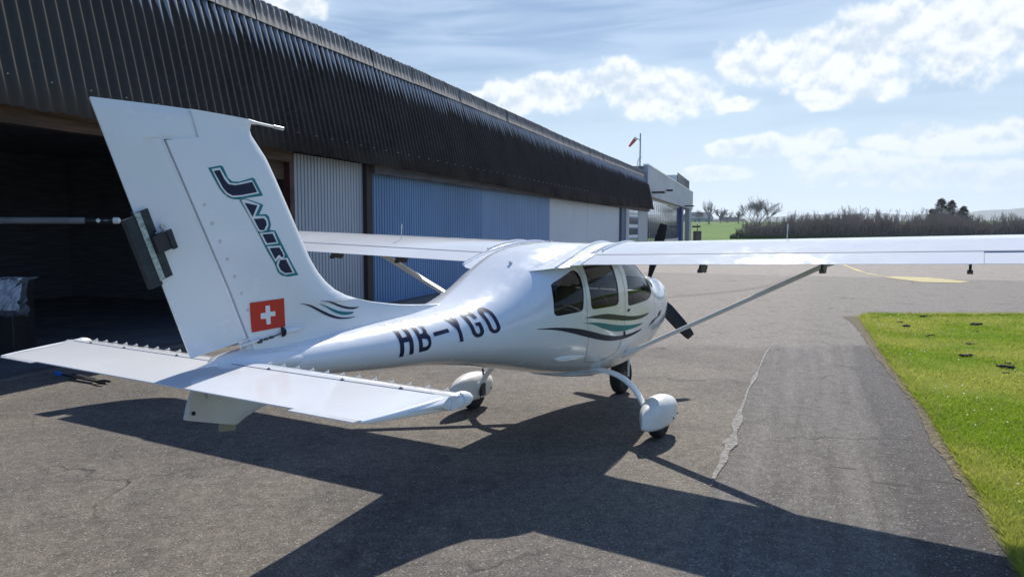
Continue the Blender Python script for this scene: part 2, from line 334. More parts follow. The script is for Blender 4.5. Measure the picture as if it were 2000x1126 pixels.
# cracked seam filler
def seamfn(t,b,o):
    g=t.n('ShaderNodeNewGeometry').outputs['Position']; n=t.noise(g,22,5,.7)
    t.ln(t.mix(t.ss(n,.35,.65),(.16,.15,.14,1),(.33,.315,.29,1)),b.inputs['Base Color'])
M['seam']=mat('grey_crack_filler',(.3,.29,.27),.9,fn=seamfn,spec=.2)
rs=random.Random(8)
ctr=[(3.83,10.95),(3.75,10.75),(3.49,10.18),(3.18,9.41),(2.90,8.75),(2.65,8.17),(2.42,7.6),(2.23,7.11),(2.07,6.72),(1.93,6.3),(1.79,5.98),(1.68,5.7),(1.57,5.45),(1.42,5.1),(1.36,4.95)]
wd=[.004,.014,.014,.008,.024,.014,.010,.018,.040,.020,.044,.032,.022,.014,.004]
def ribbon(name,c,w,m,z=.008,j=.35,sub=9):
    P=np.array(c,float);k=np.linspace(0,len(P)-1,(len(P)-1)*sub+1);i=np.arange(len(P))
    x=np.interp(k,i,P[:,0]);y=np.interp(k,i,P[:,1]);ww=np.interp(k,i,w);V=[];F=[]
    for a in range(len(k)):
        b0,b1=max(a-1,0),min(a+1,len(k)-1);d=np.array([x[b1]-x[b0],y[b1]-y[b0]]);d/=np.linalg.norm(d);n=np.array([-d[1],d[0]])
        l=ww[a]*(1+.35*math.sin(k[a]*3.3)+rs.uniform(-j,j)*.4);r=ww[a]*(1+.35*math.sin(k[a]*4.4+2)+rs.uniform(-j,j)*.4)
        V+=[(x[a]+n[0]*l,y[a]+n[1]*l,z),(x[a]-n[0]*r,y[a]-n[1]*r,z)]
        if a: F.append((2*a-2,2*a-1,2*a+1,2*a))
    return struct(fixn(link(name,V,F,m,smooth=False)))
ribbon('crack_filler_seam',ctr,wd,M['seam'])
def yelfn(t,b,o):
    g=t.n('ShaderNodeNewGeometry').outputs['Position']; n=t.noise(g,5,6,.7)
    t.ln(t.mix(t.ss(n,.45,.7),(.44,.36,.13,1),(.30,.26,.15,1)),b.inputs['Base Color'])
M['yel']=mat('faded_yellow_paint',(.5,.42,.15),.8,fn=yelfn)
ribbon('yellow_taxi_line',[(16.8,38.4),(16.51,37.01),(15.3,33.6),(14.35,30.57),(13.9,28.8),(13.71,27.89),(13.76,27.15)],[.09]*7,M['yel'],.009,.05)
struct(fixn(link('yellow_painted_arrow',[(x,y,.009) for x,y in [(13.5,26.86),(14.1,27.6),(15.1,26.9),(15.32,24.82),(14.6,24.22),(13.58,24.59)]],[(0,1,2,3,4,5)],M['yel'],smooth=False)))

# grass blades
rng=np.random.default_rng(4)
def blades(name,N,sampler,hl,wl,m):
    p=sampler(N); n=len(p); d=np.hypot(p[:,0],p[:,1]); a=rng.uniform(0,2*PI,n); h=rng.uniform(*hl,n)*(1+.25*(d/10)); w=wl*(.7+.6*rng.random(n))*(.6+d/7)
    lean=rng.normal(0,.95,(n,2))*h[:,None]; V=np.empty((n,3,3))
    V[:,0,:2]=p+np.c_[np.cos(a),np.sin(a)]*w[:,None];V[:,1,:2]=p-np.c_[np.cos(a),np.sin(a)]*w[:,None];V[:,2,:2]=p+lean
    V[:,0,2]=V[:,1,2]=.012;V[:,2,2]=.02+h
    me=bpy.data.meshes.new(name); me.vertices.add(n*3); me.vertices.foreach_set('co',V.ravel()); me.loops.add(n*3); me.loops.foreach_set('vertex_index',np.arange(n*3,dtype=np.int32))
    me.polygons.add(n); me.polygons.foreach_set('loop_start',np.arange(0,n*3,3,dtype=np.int32)); me.polygons.foreach_set('loop_total',np.full(n,3,np.int32)); me.update(); me.validate()
    at=me.attributes.new('tone','FLOAT','FACE'); at.data.foreach_set('value',rng.random(n).astype(np.float32))
    me.materials.append(m); o=bpy.data.objects.new(name,me); COL.objects.link(o); return o
LP=np.array(LR)
def samp(N):
    o=[]
    while sum(map(len,o))<N:
        x=rng.uniform(2.2,17,N*3);y=rng.uniform(1.5,15,N*3);p=np.c_[x,y];d=np.hypot(x,y)
        k=(rng.random(N*3)<np.clip(4.2/d,0,1)**2)&(x/y<(.76 if N>40 and rng.random()<.0 else 1.25)); p=p[k]; o.append(p[inpoly(p,LP)])
    return np.concatenate(o)[:N]
def samp_edge(N):
    e=np.array(lawn[1:14],float); k=rng.uniform(0,len(e)-1.001,N);i=k.astype(int);t_=(k-i)[:,None];p=e[i]*(1-t_)+e[i+1]*t_
    off=np.abs(rng.normal(0,.09,(N,1)))-.03; return p+np.c_[off*.93,-off*.3-(p[:,1:2]>14.6)*off*.6]
def bladefn(t,b,o):
    g=t.n('ShaderNodeNewGeometry').outputs['Position']; n=t.noise(g,.55,6,.6)
    at=t.n('ShaderNodeAttribute'); at.attribute_name='tone'
    c=t.mix(t.ss(n,.36,.60),(.31,.42,.03,1),(.56,.55,.12,1)); c=t.mix(t.m('MULTIPLY',at.outputs['Fac'],.5),c,(.12,.24,.015,1)); c=t.mix(t.ss(at.outputs['Fac'],.9,.97),c,(.5,.44,.2,1))
    t.ln(c,b.inputs['Base Color']); b.inputs['Transmission Weight'].default_value=0
    tl=t.n('ShaderNodeBsdfTranslucent'); t.ln(c,tl.inputs[0]); ms=t.n('ShaderNodeMixShader'); ms.inputs[0].default_value=.5
    t.nt.links.new(b.outputs[0],ms.inputs[1]); t.nt.links.new(tl.outputs[0],ms.inputs[2]); t.nt.links.new(ms.outputs[0],t.nt.nodes['Material Output'].inputs[0])
M['blade']=mat('grass_blades',(.1,.2,.01),.7,fn=bladefn,spec=.2)
tag(blades('grass_blades',300000,samp,(.008,.024),.0026,M['blade']),'short mown bright green and yellowish grass on the lawn','grass',kind='stuff')
tag(blades('edge_grass',26000,samp_edge,(.02,.055),.0028,M['blade']),'longer dark green grass tufts along the asphalt edge','grass',kind='stuff')
# daisies
DV=MB()
for i in range(55):
    p=samp_edge(1)[0] if i<55 else samp(1)[0]
    if i<55: p=p+np.array([abs(rng.normal(0,.5)),0])
    s=.0035+.0005*np.hypot(*p); z=.05
    DV.add([(p[0]+s*math.cos(a),p[1]+s*math.sin(a),z+.3*s*math.sin(a)) for a in np.arange(6)*PI/3],[(0,1,2,3,4,5)])
tag(DV.build('daisies',mat('white_petals',(.8,.8,.74),.7),None,False,fix=False),'tiny white daisies scattered in the lawn','flowers',kind='stuff')
# soil clods thrown up on the lawn
M['clod']=mat('wet_soil',(.02,.016,.014),.95,fn=worn((.024,.019,.016),.4,40,(.85,1),.6,60))
def clod(seed,s):
    r=random.Random(seed); mb=MB()
    for q in range(6):
        bm=bmesh.new(); bmesh.ops.create_icosphere(bm,subdivisions=2,radius=s*r.uniform(.3,.75))
        ox,oy=r.gauss(0,s*.9),r.gauss(0,s*.35)
        vs=[(v.co.x*1.5*(1+r.uniform(-.22,.22))+ox,v.co.y*(1+r.uniform(-.22,.22))+oy,max(-.01,v.co.z*.6*(1+r.uniform(-.3,.3)))+.02) for v in bm.verts]
        mb.add(vs,[tuple(v.index for v in f.verts) for f in bm.faces]); bm.free()
    return mb
protos=[clod(k,.032).build('soil_clod',M['clod'],None,True,60) for k in range(4)]
CP=[(6.94,14.02),(7.18,13.72),(8.11,14.6),(8.30,14.7),(8.15,13.88),(8.09,13.51),(6.69,11.9),(8.36,13.36),(7.85,12.5),(7.1,11.63),(7.36,11.74),(6.87,11.11),(6.17,10.04),(6.75,10.59),(6.53,10.04),(6.22,9.43),(6.4,9.5),(6.14,9.19),(5.95,8.86),(6.12,8.99),(6.25,8.67),(6.8,12.0),(7.0,13.14),(8.63,14.8)]
CLD=[]
for i,(x,y) in enumerate(CP):
    o=protos[i] if i<4 else protos[i%4].copy()
    if i>=4: COL.objects.link(o)
    sc=[.6,1.,1.5,.8,.5][i%5]*(.8+.4*((i*37)%10)/10); o.location=(x,y,.012); o.scale=(sc,sc,sc); o.rotation_euler=(0,0,(i*1.7)%.8-.4)
    CLD.append((math.hypot(x,y),o))

def ordn(n):
    a=['first','second','third','fourth','fifth','sixth','seventh','eighth','ninth','tenth','eleventh','twelfth','thirteenth','fourteenth','fifteenth','sixteenth','seventeenth','eighteenth','nineteenth']
    tn={2:'twent',3:'thirt',4:'fort',5:'fift',6:'sixt',7:'sevent'}
    if n<20: return a[n-1]
    return tn[n//10]+('ieth' if n%10==0 else 'y-'+a[n%10-1])
for k_,(d_,o) in enumerate(sorted(CLD,key=lambda q:q[0])): tag(o,'dark crumbly soil clod on the bright lawn, '+ordn(k_+1)+' nearest to the viewer','soil clod','soil clods scattered on the lawn')
# ------------------------------------------------ hangar
HA=.33695; HX=Vector((math.sin(HA),math.cos(HA),0)); 
hang=thing('hangar','long low aircraft hangar with dark corrugated mansard edge and blue and white sliding doors','hangar',(0,0,0),PI/2-HA)
# local x = along the facade, local y = into the building (facade at y 8.3)
WV=.1745
def roofcol(t,b,o):
    u,yy,z=t.sep(o); n=t.noise(o,1.1,6,.65); n2=t.noise(o,14,5,.7)
    c=t.mix(t.ss(n,.35,.7),(.040,.034,.033,1),(.024,.021,.022,1)); c=t.mix(t.m('MULTIPLY',t.ss(n2,.5,.8),.7),c,(.085,.08,.07,1))
    lb=t.ss(t.noise(o,.5,5,.6),.45,.6); c=t.mix(t.m('MULTIPLY',lb,t.ss(z,3.6,3.1,0.,.35)),c,(.10,.095,.08,1))
    # left end is paler, more lichen
    c=t.mix(t.ss(u,11.5,5.,0.,.55),c,(.10,.095,.085,1))
    # washed pale spikes under the cap, one in each trough
    ph=t.m('FRACT',t.m('DIVIDE',u,WV)); tri=t.m('MULTIPLY',t.m('ABSOLUTE',t.m('SUBTRACT',ph,.5)),2.)
    jit=t.m('MULTIPLY',t.m('SUBTRACT',t.noise(t.scale(o,(3.5,1.,.3)),1.2,4),.5),.9)
    ln=t.m('ADD',t.m('MULTIPLY',tri,.62),t.m('ADD',jit,-.08)); edge=t.m('SUBTRACT',5.28,z)
    mk=t.ss(t.m('SUBTRACT',ln,edge),-.03,.05); mk=t.m('MULTIPLY',mk,.9)
    c=t.mix(mk,c,(.27,.30,.34,1))
    st=t.ss(t.noise(t.scale(o,(6.,1.,.35)),1.4,4,.7),.6,.78); c=t.mix(t.m('MULTIPLY',st,.3),c,(.12,.11,.10,1))
    t.ln(c,b.inputs['Base Color']); bump(t,b,n2,.35,.006)
M['roof']=mat('blackened_fibre_cement',(.03,.03,.03),.92,fn=roofcol,spec=.12)
def capcol(t,b,o):
    g=t.n('ShaderNodeNewGeometry').outputs['Position']
    n=t.noise(g,5,6,.7); n2=t.noise(t.scale(g,(7,7,.8)),2.,5,.7)
    c=t.mix(t.ss(n,.35,.7),(.24,.23,.22,1),(.14,.135,.132,1)); c=t.mix(t.m('MULTIPLY',t.ss(n2,.48,.68),.75),c,(.085,.07,.065,1))
    t.ln(c,b.inputs['Base Color']); bump(t,b,n,.4,.008)
M['cap']=mat('lichened_ridge_cap',(.28,.27,.26),.85,fn=capcol)
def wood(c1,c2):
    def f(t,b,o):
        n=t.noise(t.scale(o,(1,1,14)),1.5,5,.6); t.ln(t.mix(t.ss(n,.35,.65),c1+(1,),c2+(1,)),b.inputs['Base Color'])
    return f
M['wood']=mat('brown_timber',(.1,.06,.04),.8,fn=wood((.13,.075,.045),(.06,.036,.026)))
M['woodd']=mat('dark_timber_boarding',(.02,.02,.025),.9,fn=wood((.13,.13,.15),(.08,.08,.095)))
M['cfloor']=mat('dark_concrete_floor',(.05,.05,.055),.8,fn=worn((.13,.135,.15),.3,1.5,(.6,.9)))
def sag(u): return -.17*math.exp(-((u-33)/9.)**2)
us=np.arange(-1.,52.36,WV/10); V=[];F=[]
prof=[(7.9,3.08),(7.99,3.5),(8.12,4.1),(8.27,4.75),(8.41,5.31)]; nP=len(prof); rr=random.Random(2)
sheet=[rr.uniform(-.012,.012) for _ in range(400)]
for u in us:
    k=int(u//(WV*5)); jag=.5*sheet[k+20]+.006*math.sin(u*9.7)
    w=.026*math.cos(2*PI*u/WV)
    for j,(y,z) in enumerate(prof):
        V.append((u,y-w*.98+(.004*math.sin(u*3+j)),z+(sag(u)+jag if j==0 else sag(u)*(1-j/4))+w*.2))
for i in range(len(us)-1):
    for j in range(nP-1): F.append((i*nP+j,(i+1)*nP+j,(i+1)*nP+j+1,i*nP+j+1))
ro_=link('roof_edge_cladding',V,F,M['roof'],hang,True,80)
sm=ro_.modifiers.new('solid','SOLIDIFY'); sm.thickness=.007
# ridge caps
def capmesh():
    mb=[];L=.972;n=45;pr=[(8.355,5.265,0,0),(8.36,5.27,0,0),(8.40,5.50,.3,0),(8.425,5.60,.8,.4),(8.47,5.655,1,1),(8.62,5.70,1,1),(9.3,5.75,1,1)]
    V=[];F=[]
    for i in range(n+1):
        u=L*i/n; w=.022*math.cos(2*PI*(u/ (L/5.5))+.6)
        for (y,z,a,c) in pr: V.append((u,y-w*a,z+w*c*1.0+ (0.012 if i<3 else 0)*(a>0)))
    for i in range(n):
        for j in range(len(pr)-1): F.append((i*7+j,(i+1)*7+j,(i+1)*7+j+1,i*7+j+1))
    return V,F
cv_,cf_=capmesh(); cap0=None
for k in range(55):
    u0=-1.0+k*.98
    if cap0 is None:
        cap0=link('ridge_cap',cv_,cf_,M['cap'],hang,True,60); s_=cap0.modifiers.new('solid','SOLIDIFY'); s_.thickness=.014; o=cap0
    else:
        o=cap0.copy(); COL.objects.link(o); o.parent=hang
    o.location=(u0,rr.uniform(-.006,.006),rr.uniform(-.006,.006)+sag(u0)*.3); o.rotation_euler=(0,rr.uniform(-.006,.006),0)
# shell
def hbox(name,a,b,m,**k): return MB().box(a,b).build(name,m,hang,False)
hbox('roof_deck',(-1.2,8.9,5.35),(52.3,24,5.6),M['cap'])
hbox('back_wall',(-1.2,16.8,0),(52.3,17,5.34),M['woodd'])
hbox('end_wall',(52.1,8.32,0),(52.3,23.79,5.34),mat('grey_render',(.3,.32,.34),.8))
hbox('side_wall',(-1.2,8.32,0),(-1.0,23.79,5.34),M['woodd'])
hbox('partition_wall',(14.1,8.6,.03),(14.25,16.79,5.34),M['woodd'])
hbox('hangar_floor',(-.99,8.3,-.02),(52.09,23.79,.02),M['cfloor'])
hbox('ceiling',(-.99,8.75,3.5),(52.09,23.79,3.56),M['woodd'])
hbox('lintel_beam',(-.99,8.18,2.93),(11.42,8.30,3.14),M['wood'])
hbox('inner_lintel_board',(9.8,8.36,2.62),(11.42,8.42,3.16),M['wood'])
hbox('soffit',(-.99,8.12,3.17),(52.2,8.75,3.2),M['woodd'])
hbox('soffit_beam',(14.3,8.14,2.93),(52.1,8.24,3.16),M['woodd'])
hbox('door_rail',(-.99,8.31,.021),(42.5,8.36,.045),M['steel'])
def clad(c,var,rough=.55):
    def f(t,b,o):
        u,y,z=t.sep(o); n=t.noise(t.scale(o,(.8,1,.3)),1.,5,.6); c2=tuple(x*(1-var) for x in c)
        k=t.mix(t.ss(n,.35,.7),c+(1,),c2+(1,)); k=t.mix(t.ss(t.noise(t.scale(o,(12,1,.5)),1.,5,.7),.55,.8,0.,.35),k,tuple(x*.6 for x in c)+(1,)); t.ln(k,b.inputs['Base Color'])
    return f
M['dgrey_']=mat('grey_metal_cladding',(.42,.45,.5),.5,fn=clad((.40,.435,.48),.15))
M['dblue']=mat('blue_metal_cladding',(.1,.2,.42),.5,fn=clad((.115,.25,.45),.18))
M['dblue2']=mat('paler_blue_metal_cladding',(.15,.25,.45),.5,fn=clad((.155,.275,.46),.15))
M['dwhite']=mat('white_door_sheet',(.55,.58,.62),.5,fn=clad((.50,.54,.59),.07))
M['oxide']=mat('oxide_red_post',(.12,.02,.02),.6,fn=worn((.06,.012,.014),.3,4,(.5,.7)))
M['brownp']=mat('dark_brown_post',(.028,.017,.018),.7)
def ribbed(name,u0,u1,z0,z1,pitch,depth,m,y=8.32):
    "trapezoid-ribbed sheet"
    V=[];F=[];n=int((u1-u0)/pitch);xs=[]
    for i in range(n):
        a=u0+i*pitch*((u1-u0)/(n*pitch)); p=(u1-u0)/n
        xs+=[(a,0),(a+p*.68,0),(a+p*.74,depth),(a+p*.92,depth)]
    xs.append((u1,0))
    for (x,d) in xs: V+=[(x,y+d,z0),(x,y+d,z1)]
    for i in range(len(xs)-1): F.append((2*i,2*i+2,2*i+3,2*i+1))
    o=link(name,V,F,m,hang,False); sd_=o.modifiers.new('solid','SOLIDIFY'); sd_.thickness=.03; sd_.offset=-1; return o
def tgt(o,l): o['label']=l; return o
tgt(ribbed('sliding_door',11.56,14.06,.05,3.12,.108,.05,M['dgrey_']),'pale grey ribbed sliding door')
tgt(ribbed('sliding_door',14.34,21.05,.05,3.12,.122,.05,M['dblue'],8.34),'deep blue ribbed sliding door')
tgt(ribbed('sliding_door',21.12,28.28,.05,3.12,.17,.012,M['dblue2'],8.36),'paler blue fine-ribbed sliding door')
tgt(ribbed('sliding_door',28.32,34.66,.05,3.12,.9,.003,M['dwhite'],8.36),'plain whitish sliding door')
tgt(ribbed('sliding_door',34.74,42.5,.05,3.12,.9,.003,M['dwhite'],8.37),'plain whitish sliding door at the far end')
hbox('door_post',(11.42,8.24,0),(11.55,8.40,3.16),M['oxide'])
hbox('door_post',(14.08,8.22,0),(14.32,8.42,3.16),M['brownp'])
hbox('door_post',(42.6,8.25,0),(43.7,8.6,3.16),mat('slate_blue_panel',(.07,.10,.16),.6))
hbox('pilaster',(43.75,8.2,0),(44.7,8.6,3.16),M['dgrey_'])
sd0=hbox('sectional_door',(44.75,8.32,.02),(48.5,8.4,3.1),M['dblue2'])
for z in (.55,1.2,1.85,2.5): MB().box((45.0,8.29,z),(48.3,8.315,z+.16)).build('white_rail',M['white2'],sd0,False)
for z in (.75,1.4,2.05,2.7): MB().box((45.0,8.30,z),(48.3,8.315,z+.36)).build('door_glazing',mat('dim_glass',(.15,.17,.2),.1,coat=.5),sd0,False)
hbox('grey_wall_panel',(48.55,8.3,0),(52.05,8.6,3.16),M['dgrey_'])
# screws
sb=MB()
for i,u in enumerate(np.arange(6.,33,.1745*3)):
    uu=round(u/WV)*WV+WV/2*0; sb.tube([(uu,7.9+.04-.05,3.08+.33),(uu,7.94-.09,3.08+.33)],.008,6)
# tube inside the opening and other stored things
def H(u,n,z):
    N=Vector((HX.y,-HX.x,0)); return HX*u-N*n+Vector((0,0,z))
sb.build('roof_screws',M['alu'],hang,False)
# long pale tube
th=HA_RZ=PI/2-HA
def at(px,py,d):
    "point on a sight line at forward depth d (world y = d)"
    k=(px-1000)/1453.35; e=(py-563)/1453.35; return Vector((k*d,d,1.7504+d*(math.tan(-.0802)-e)))
pa=Vector((-10.2,8.6,1.835)); pb_=Vector((-5.06,9.55,1.845))
pole=thing('boom','long pale tube with a black end sleeve, held level in the dark hangar opening','tube',(0,0,0))
dr=(pb_-pa).normalized()
MB().tube([pa,pb_-dr*.36],.042,14).build('tube',mat('dull_white_tube',(.25,.26,.27),.45,fn=worn((.25,.26,.27),.25,3,(.4,.6))),pole)
MB().tube([pb_-dr*.36,pb_-dr*.03],.040,14).build('sleeve',M['black'],pole)
MB().tube([pb_-dr*.03,pb_+dr*.03,pb_+dr*.05],[.042,.04,.02],14).build('end_plug',M['white2'],pole)
dq=Vector((dr.y,-dr.x,0))
q=MB(); c_=pb_-dr*.2+dq*.0405; q.obox(c_,dr*.016+Vector((0,0,.016)),dq*.001,dr*-.016+Vector((0,0,.016))); q.build('sticker',M['white2'],pole,False)
q=MB(); q.obox(pb_-dr*.11+dq*.0405,dr*.025,dq*.001,Vector((0,0,.010))); q.build('sticker',mat('dim_grey_label',(.2,.2,.22),.6),pole,False)
tr=MB(); 
for t_ in (.12,.45): 
    c_=pa+(pb_-pa)*t_
    for s_ in (-1,1): tr.tube([c_-Vector((0,0,.04)),Vector((c_.x+.3*s_*dq.x,c_.y+.3*s_*dq.y,.02))],.02,8)
tr.build('trestle',M['steel'],pole)
# crate with a crumpled sheet draped over it
bx=thing('storage_box','dark box standing in the hangar under a crumpled pale plastic sheet','box',(-7.12,9.9,.02),R(8))
bevel(MB().box((-.6,0,0),(.40,.6,1.0)).build('body',M['black'],bx,False),.01); MB().box((-.62,-.012,.9),(.42,.62,1.02)).build('lid',M['black'],bx,False)
def sheet_mesh(w,drop,seed,m,name,nx=60):
    r=np.random.default_rng(seed); V=[];F=[];ny=50
    ph=r.uniform(0,6,8);fx=r.uniform(4,22,8);fy=r.uniform(3,16,8);am=r.uniform(.003,.012,8)
    for j in range(ny+1):
        for i in range(nx+1):
            u=i/nx;v_=j/ny; x=-w/2+w*u; s=v_*(.35+drop)
            if s<.35: y=.35-s; z=1.035
            else: y=-.02; z=1.035-(s-.35)
            wv=sum(am[k]*math.sin(fx[k]*u*3+fy[k]*v_*3+ph[k]) for k in range(8))
            tear=.03*math.sin(u*7+seed)+.015*math.sin(u*23)
            if j==ny: z+=tear
            V.append((x+wv*.5+.02*math.sin(v_*9+seed)*(abs(u-.5)>.4),y-abs(wv)*1.6-.008,z+wv*.6*(s<.35)+ (0 if s>=.35 else .01)))
    for j in range(ny):
        for i in range(nx): F.append((j*(nx+1)+i,j*(nx+1)+i+1,(j+1)*(nx+1)+i+1,(j+1)*(nx+1)+i))
    o=link(name,V,F,m); sm=o.modifiers.new('solid','SOLIDIFY'); sm.thickness=.002; return o
M['film']=mat('milky_plastic_film',(.62,.68,.78),.4,fn=worn((.62,.67,.76),.25,9,(.3,.5)))
s1=sheet_mesh(.78,.42,3,M['film'],'plastic_sheet'); s1.location=(-6.97,9.9,.02); s1.rotation_euler=(0,0,R(8)); tag(s1,'crumpled pale plastic sheet hanging over a dark box inside the hangar','plastic sheet')
s2=sheet_mesh(1.15,.46,5,mat('thin_grey_cloth',(.13,.14,.16),.8),'dust_cloth'); s2.location=(-7.08,9.92,.018); s2.rotation_euler=(0,0,R(8)); tag(s2,'grey cloth lying beneath the crumpled plastic sheet on the dark box','cloth')
# tow bar lying at the threshold
tb=thing('tow_bar','dark tow bar with a bright blue tip lying on the ground at the hangar threshold','tow bar',(0,0,0))
a_=Vector((-5.28,8.62,.04));b_=Vector((-4.70,8.28,.03)); 
MB().tube([a_,b_],[.016,.014],8).build('bar',M['steel'],tb)
MB().tube([a_+(a_-b_).normalized()*.12,a_],.026,10).build('grip',mat('blue_plastic',(.03,.2,.75),.4),tb)
f_=MB()
for s_ in(-1,1): f_.tube([b_,b_+Vector((.08,-.02+.05*s_,0)),b_+Vector((.17,-.06+.05*s_,0))],.014,6)
f_.build('fork',M['black'],tb)
MB().obox((a_+b_)/2+Vector((.05,.03,.01)),(b_-a_)*.35,Vector((.0,.02,0)),Vector((0,0,.005))).build('rail_plate',M['steel'],tb,False)

# ------------------------------------------------ second hangar
A2=R(17.8); h2=thing('modern_hangar','modern grey flat-roofed hangar with glazed folding doors and a blue column','hangar',(9.35,51.7,0),PI/2-A2)
M['fascia']=mat('grey_fascia_panel',(.36,.38,.43),.5,fn=worn((.36,.385,.43),.06,.6,(.4,.5)))
def h2b(name,a,b,m,p=None): return MB().box(a,b).build(name,m,p or h2,False)
h2b('roof',(-.2,.3,5.9),(41.3,22,6.05),M['cap'])
h2b('fascia',(0,0,4.05),(41.3,.3,6.1),M['fascia']); h2b('roof_trim',(-.05,-.04,6.102),(41.35,.34,6.2),M['alu'])
h2b('fascia',(41.0,.302,4.05),(41.3,22,6.1),M['fascia'])
h2b('back_wall',(0,21.7,0),(33,22,5.88),M['fascia']); h2b('inner_wall',(31.0,1.0,0),(31.3,21.69,5.88),M['dgrey_']); h2b('near_wall',(0,.31,0),(.3,21.69,5.88),M['fascia'])
h2b('soffit',(.31,.31,4.3),(40.99,21.69,4.36),M['dgrey_'])
gl=mat('grey_reflective_glazing',(.10,.12,.14),.07,coat=.6,spec=.9)
n=0; u=1.2
while u<28.6:
    w=1.28; fr=h2b('folding_door',(u,.5,.1),(u+w,.56,4.1),M['white2']); 
    MB().box((u+.30,.47,.8),(u+w-.02,.498,3.9)).build('glazing',gl,fr,False); MB().box((u+.1,.46,3.2),(u+.2,.499,3.6)).build('door_hinge',M['black'],fr,False)
    u+=1.3
h2b('blue_column',(28.9,.2,0),(31,.95,4.05),mat('blue_column_paint',(.02,.045,.2),.5))
h2b('corner_column',(37.6,.1,0),(40.9,.6,4.05),M['fascia'])
h2b('lamp_bracket',(12,-.5,4.9),(12.4,-.02,5.05),M['black']); h2b('lamp_bracket',(2.2,-.9,4.3),(3.0,-.02,4.42),M['black'])
h2b('lamp_bracket',(30,-.9,4.15),(31.5,-.02,4.25),M['black'])
h2b('roof_cabin',(25.5,.45,6.21),(40.3,2.3,7.2),M['white2'])
ry=MB()
for k in range(16): ry.box((25.6+k*.95,.36,6.21),(25.75+k*.95,.42,7.35))
ry.box((25.5,.36,7.35),(40.4,.42,7.42)); ry.build('railing',M['steel'],h2,False)
for k in range(8): MB().obox((26.5+k*1.85,.41,6.75),(.85,0,0),(0,.0,.5),(0,.02,-.0)).build('solar_panel',mat('dark_solar_panel',(.03,.045,.08),.2,coat=.6),h2,False)
# equipment seen in the porch
fp=thing('fuel_pump','dark fuel pump post standing between the blue column and the corner column','fuel pump',(21.1,85.,0),R(20))
MB().box((-.35,-.3,0),(.35,.3,1.5)).build('cabinet',M['steel'],fp,False); MB().tube([(0,0,1.5),(0,0,2.3),(.5,0,2.3)],.05,8).build('hose_boom',M['black'],fp); MB().box((-.5,-.32,1.9),(.2,.3,2.1)).build('sign_head',M['black'],fp,False)
# windsock
ws=thing('windsock','red and white windsock hanging from a tall thin mast behind the hangars','windsock',(18.7,110,0))
MB().tube([(0,0,0),(0,0,15.6)],[.14,.09],10).build('mast',mat('grey_green_mast',(.18,.26,.27),.5),ws)
MB().tube([(0,0,14.6),(-.55,0,14.9)],.05,6).build('swivel_arm',M['steel'],ws)
p0=Vector((-.6,0,14.95));p1=Vector((-1.6,0,13.7)); cr=[mat('sock_red',(.75,.08,.06),.8),mat('sock_white',(.8,.78,.76),.8)]
for k in range(5):
    a,b=p0+(p1-p0)*k/5,p0+(p1-p0)*(k+1)/5
    MB().tube([a,b],[.30-.03*k,.30-.03*(k+1)],12,cap=False).build('sock_band',cr[1 if k in(0,) else (0 if k%2 else 0) if k!=3 else 0],ws)
an=thing('roof_antenna','small curved antenna on the far end of the dark hangar roof','antenna',tuple(H(51.4,8.9,5.72)))
MB().tube([(0,0,0),(0,0,.6),(.1,0,.85),(.28,0,.9)],.03,6).build('mast',M['alu'],an)

# ------------------------------------------------ vegetation
def barkfn(c):
    def f(t,b,o):
        n=t.noise(o,3,4); t.ln(t.mix(n,tuple(c)+(1,),tuple(x*.5 for x in c)+(1,)),b.inputs['Base Color'])
    return f
M['bark']=mat('bare_bark',(.12,.1,.085),.9,fn=barkfn((.46,.39,.33)),spec=.1); M['twig']=mat('reddish_twigs',(.09,.06,.055),.9,fn=barkfn((.40,.325,.275)),spec=.1)
M['barkfar']=mat('greyish_bark',(.14,.13,.12),.9,fn=barkfn((.26,.23,.21)),spec=.1)
def branches(mb,tw,p,d,L,r,lv,rnd,spread,ratio,nb,up=.15,minr=.012):
    seg=3; pts=[p.copy()]; q=p.copy(); dd=d.copy(); side=[]
    for k in range(seg):
        dd=(dd+Vector((rnd.gauss(0,.09),rnd.gauss(0,.09),rnd.gauss(0,.05)+up*.3))).normalized(); q=q+dd*L/seg; pts.append(q.copy()); side.append((q.copy(),dd.copy()))
    rs=[max(r*(1-.55*k/seg),minr) for k in range(seg+1)]
    (mb if lv>1 else tw).tube(pts,rs,5 if lv>2 else 3,cap=False)
    if lv<=0: return
    for k in range(nb):
        b,bd=side[rnd.choice([0,1,1,2,2]) if lv<4 else rnd.choice([1,2,2])]
        a=rnd.uniform(0,2*PI); o=Vector((math.cos(a),math.sin(a),rnd.uniform(-.1,.4)))
        nd=(bd*(1-spread)+o*spread).normalized()
        branches(mb,tw,b,nd,L*ratio*rnd.uniform(.75,1.15),rs[-1]*rnd.uniform(.6,.9),lv-1,rnd,spread,ratio,nb,up,minr)
def bare_tree(name,loc,h,seed,label,spread=.55,lv=5,nb=4,group=None,mb_=None,minr=.03,trunk=.28,cat='tree',ratio=.72,k0=.34):
    rnd=random.Random(seed); t=thing(name,label,cat,loc,rnd.uniform(0,6),group); a=MB();b=MB()
    L=h*trunk; a.tube([(0,0,-.3),(0,0,L*.5),(0,0,L)],[h*.032,h*.026,h*.022],8)
    for k in range(6):
        an_=2*PI*k/6+rnd.uniform(-.3,.3); s=spread*(1.15 if k<5 else .1)
        branches(a,b,Vector((0,0,L*rnd.uniform(.8,1.))),Vector((math.cos(an_)*s,math.sin(an_)*s,1-s*.5)).normalized(),h*k0*.72,h*.014,lv-1,rnd,spread*.75,ratio,nb,minr=minr)
    a.build('trunk',M['barkfar'],t,True,60,fix=False); b.build('crown',mb_ or M['barkfar'],t,True,60,fix=False); return t
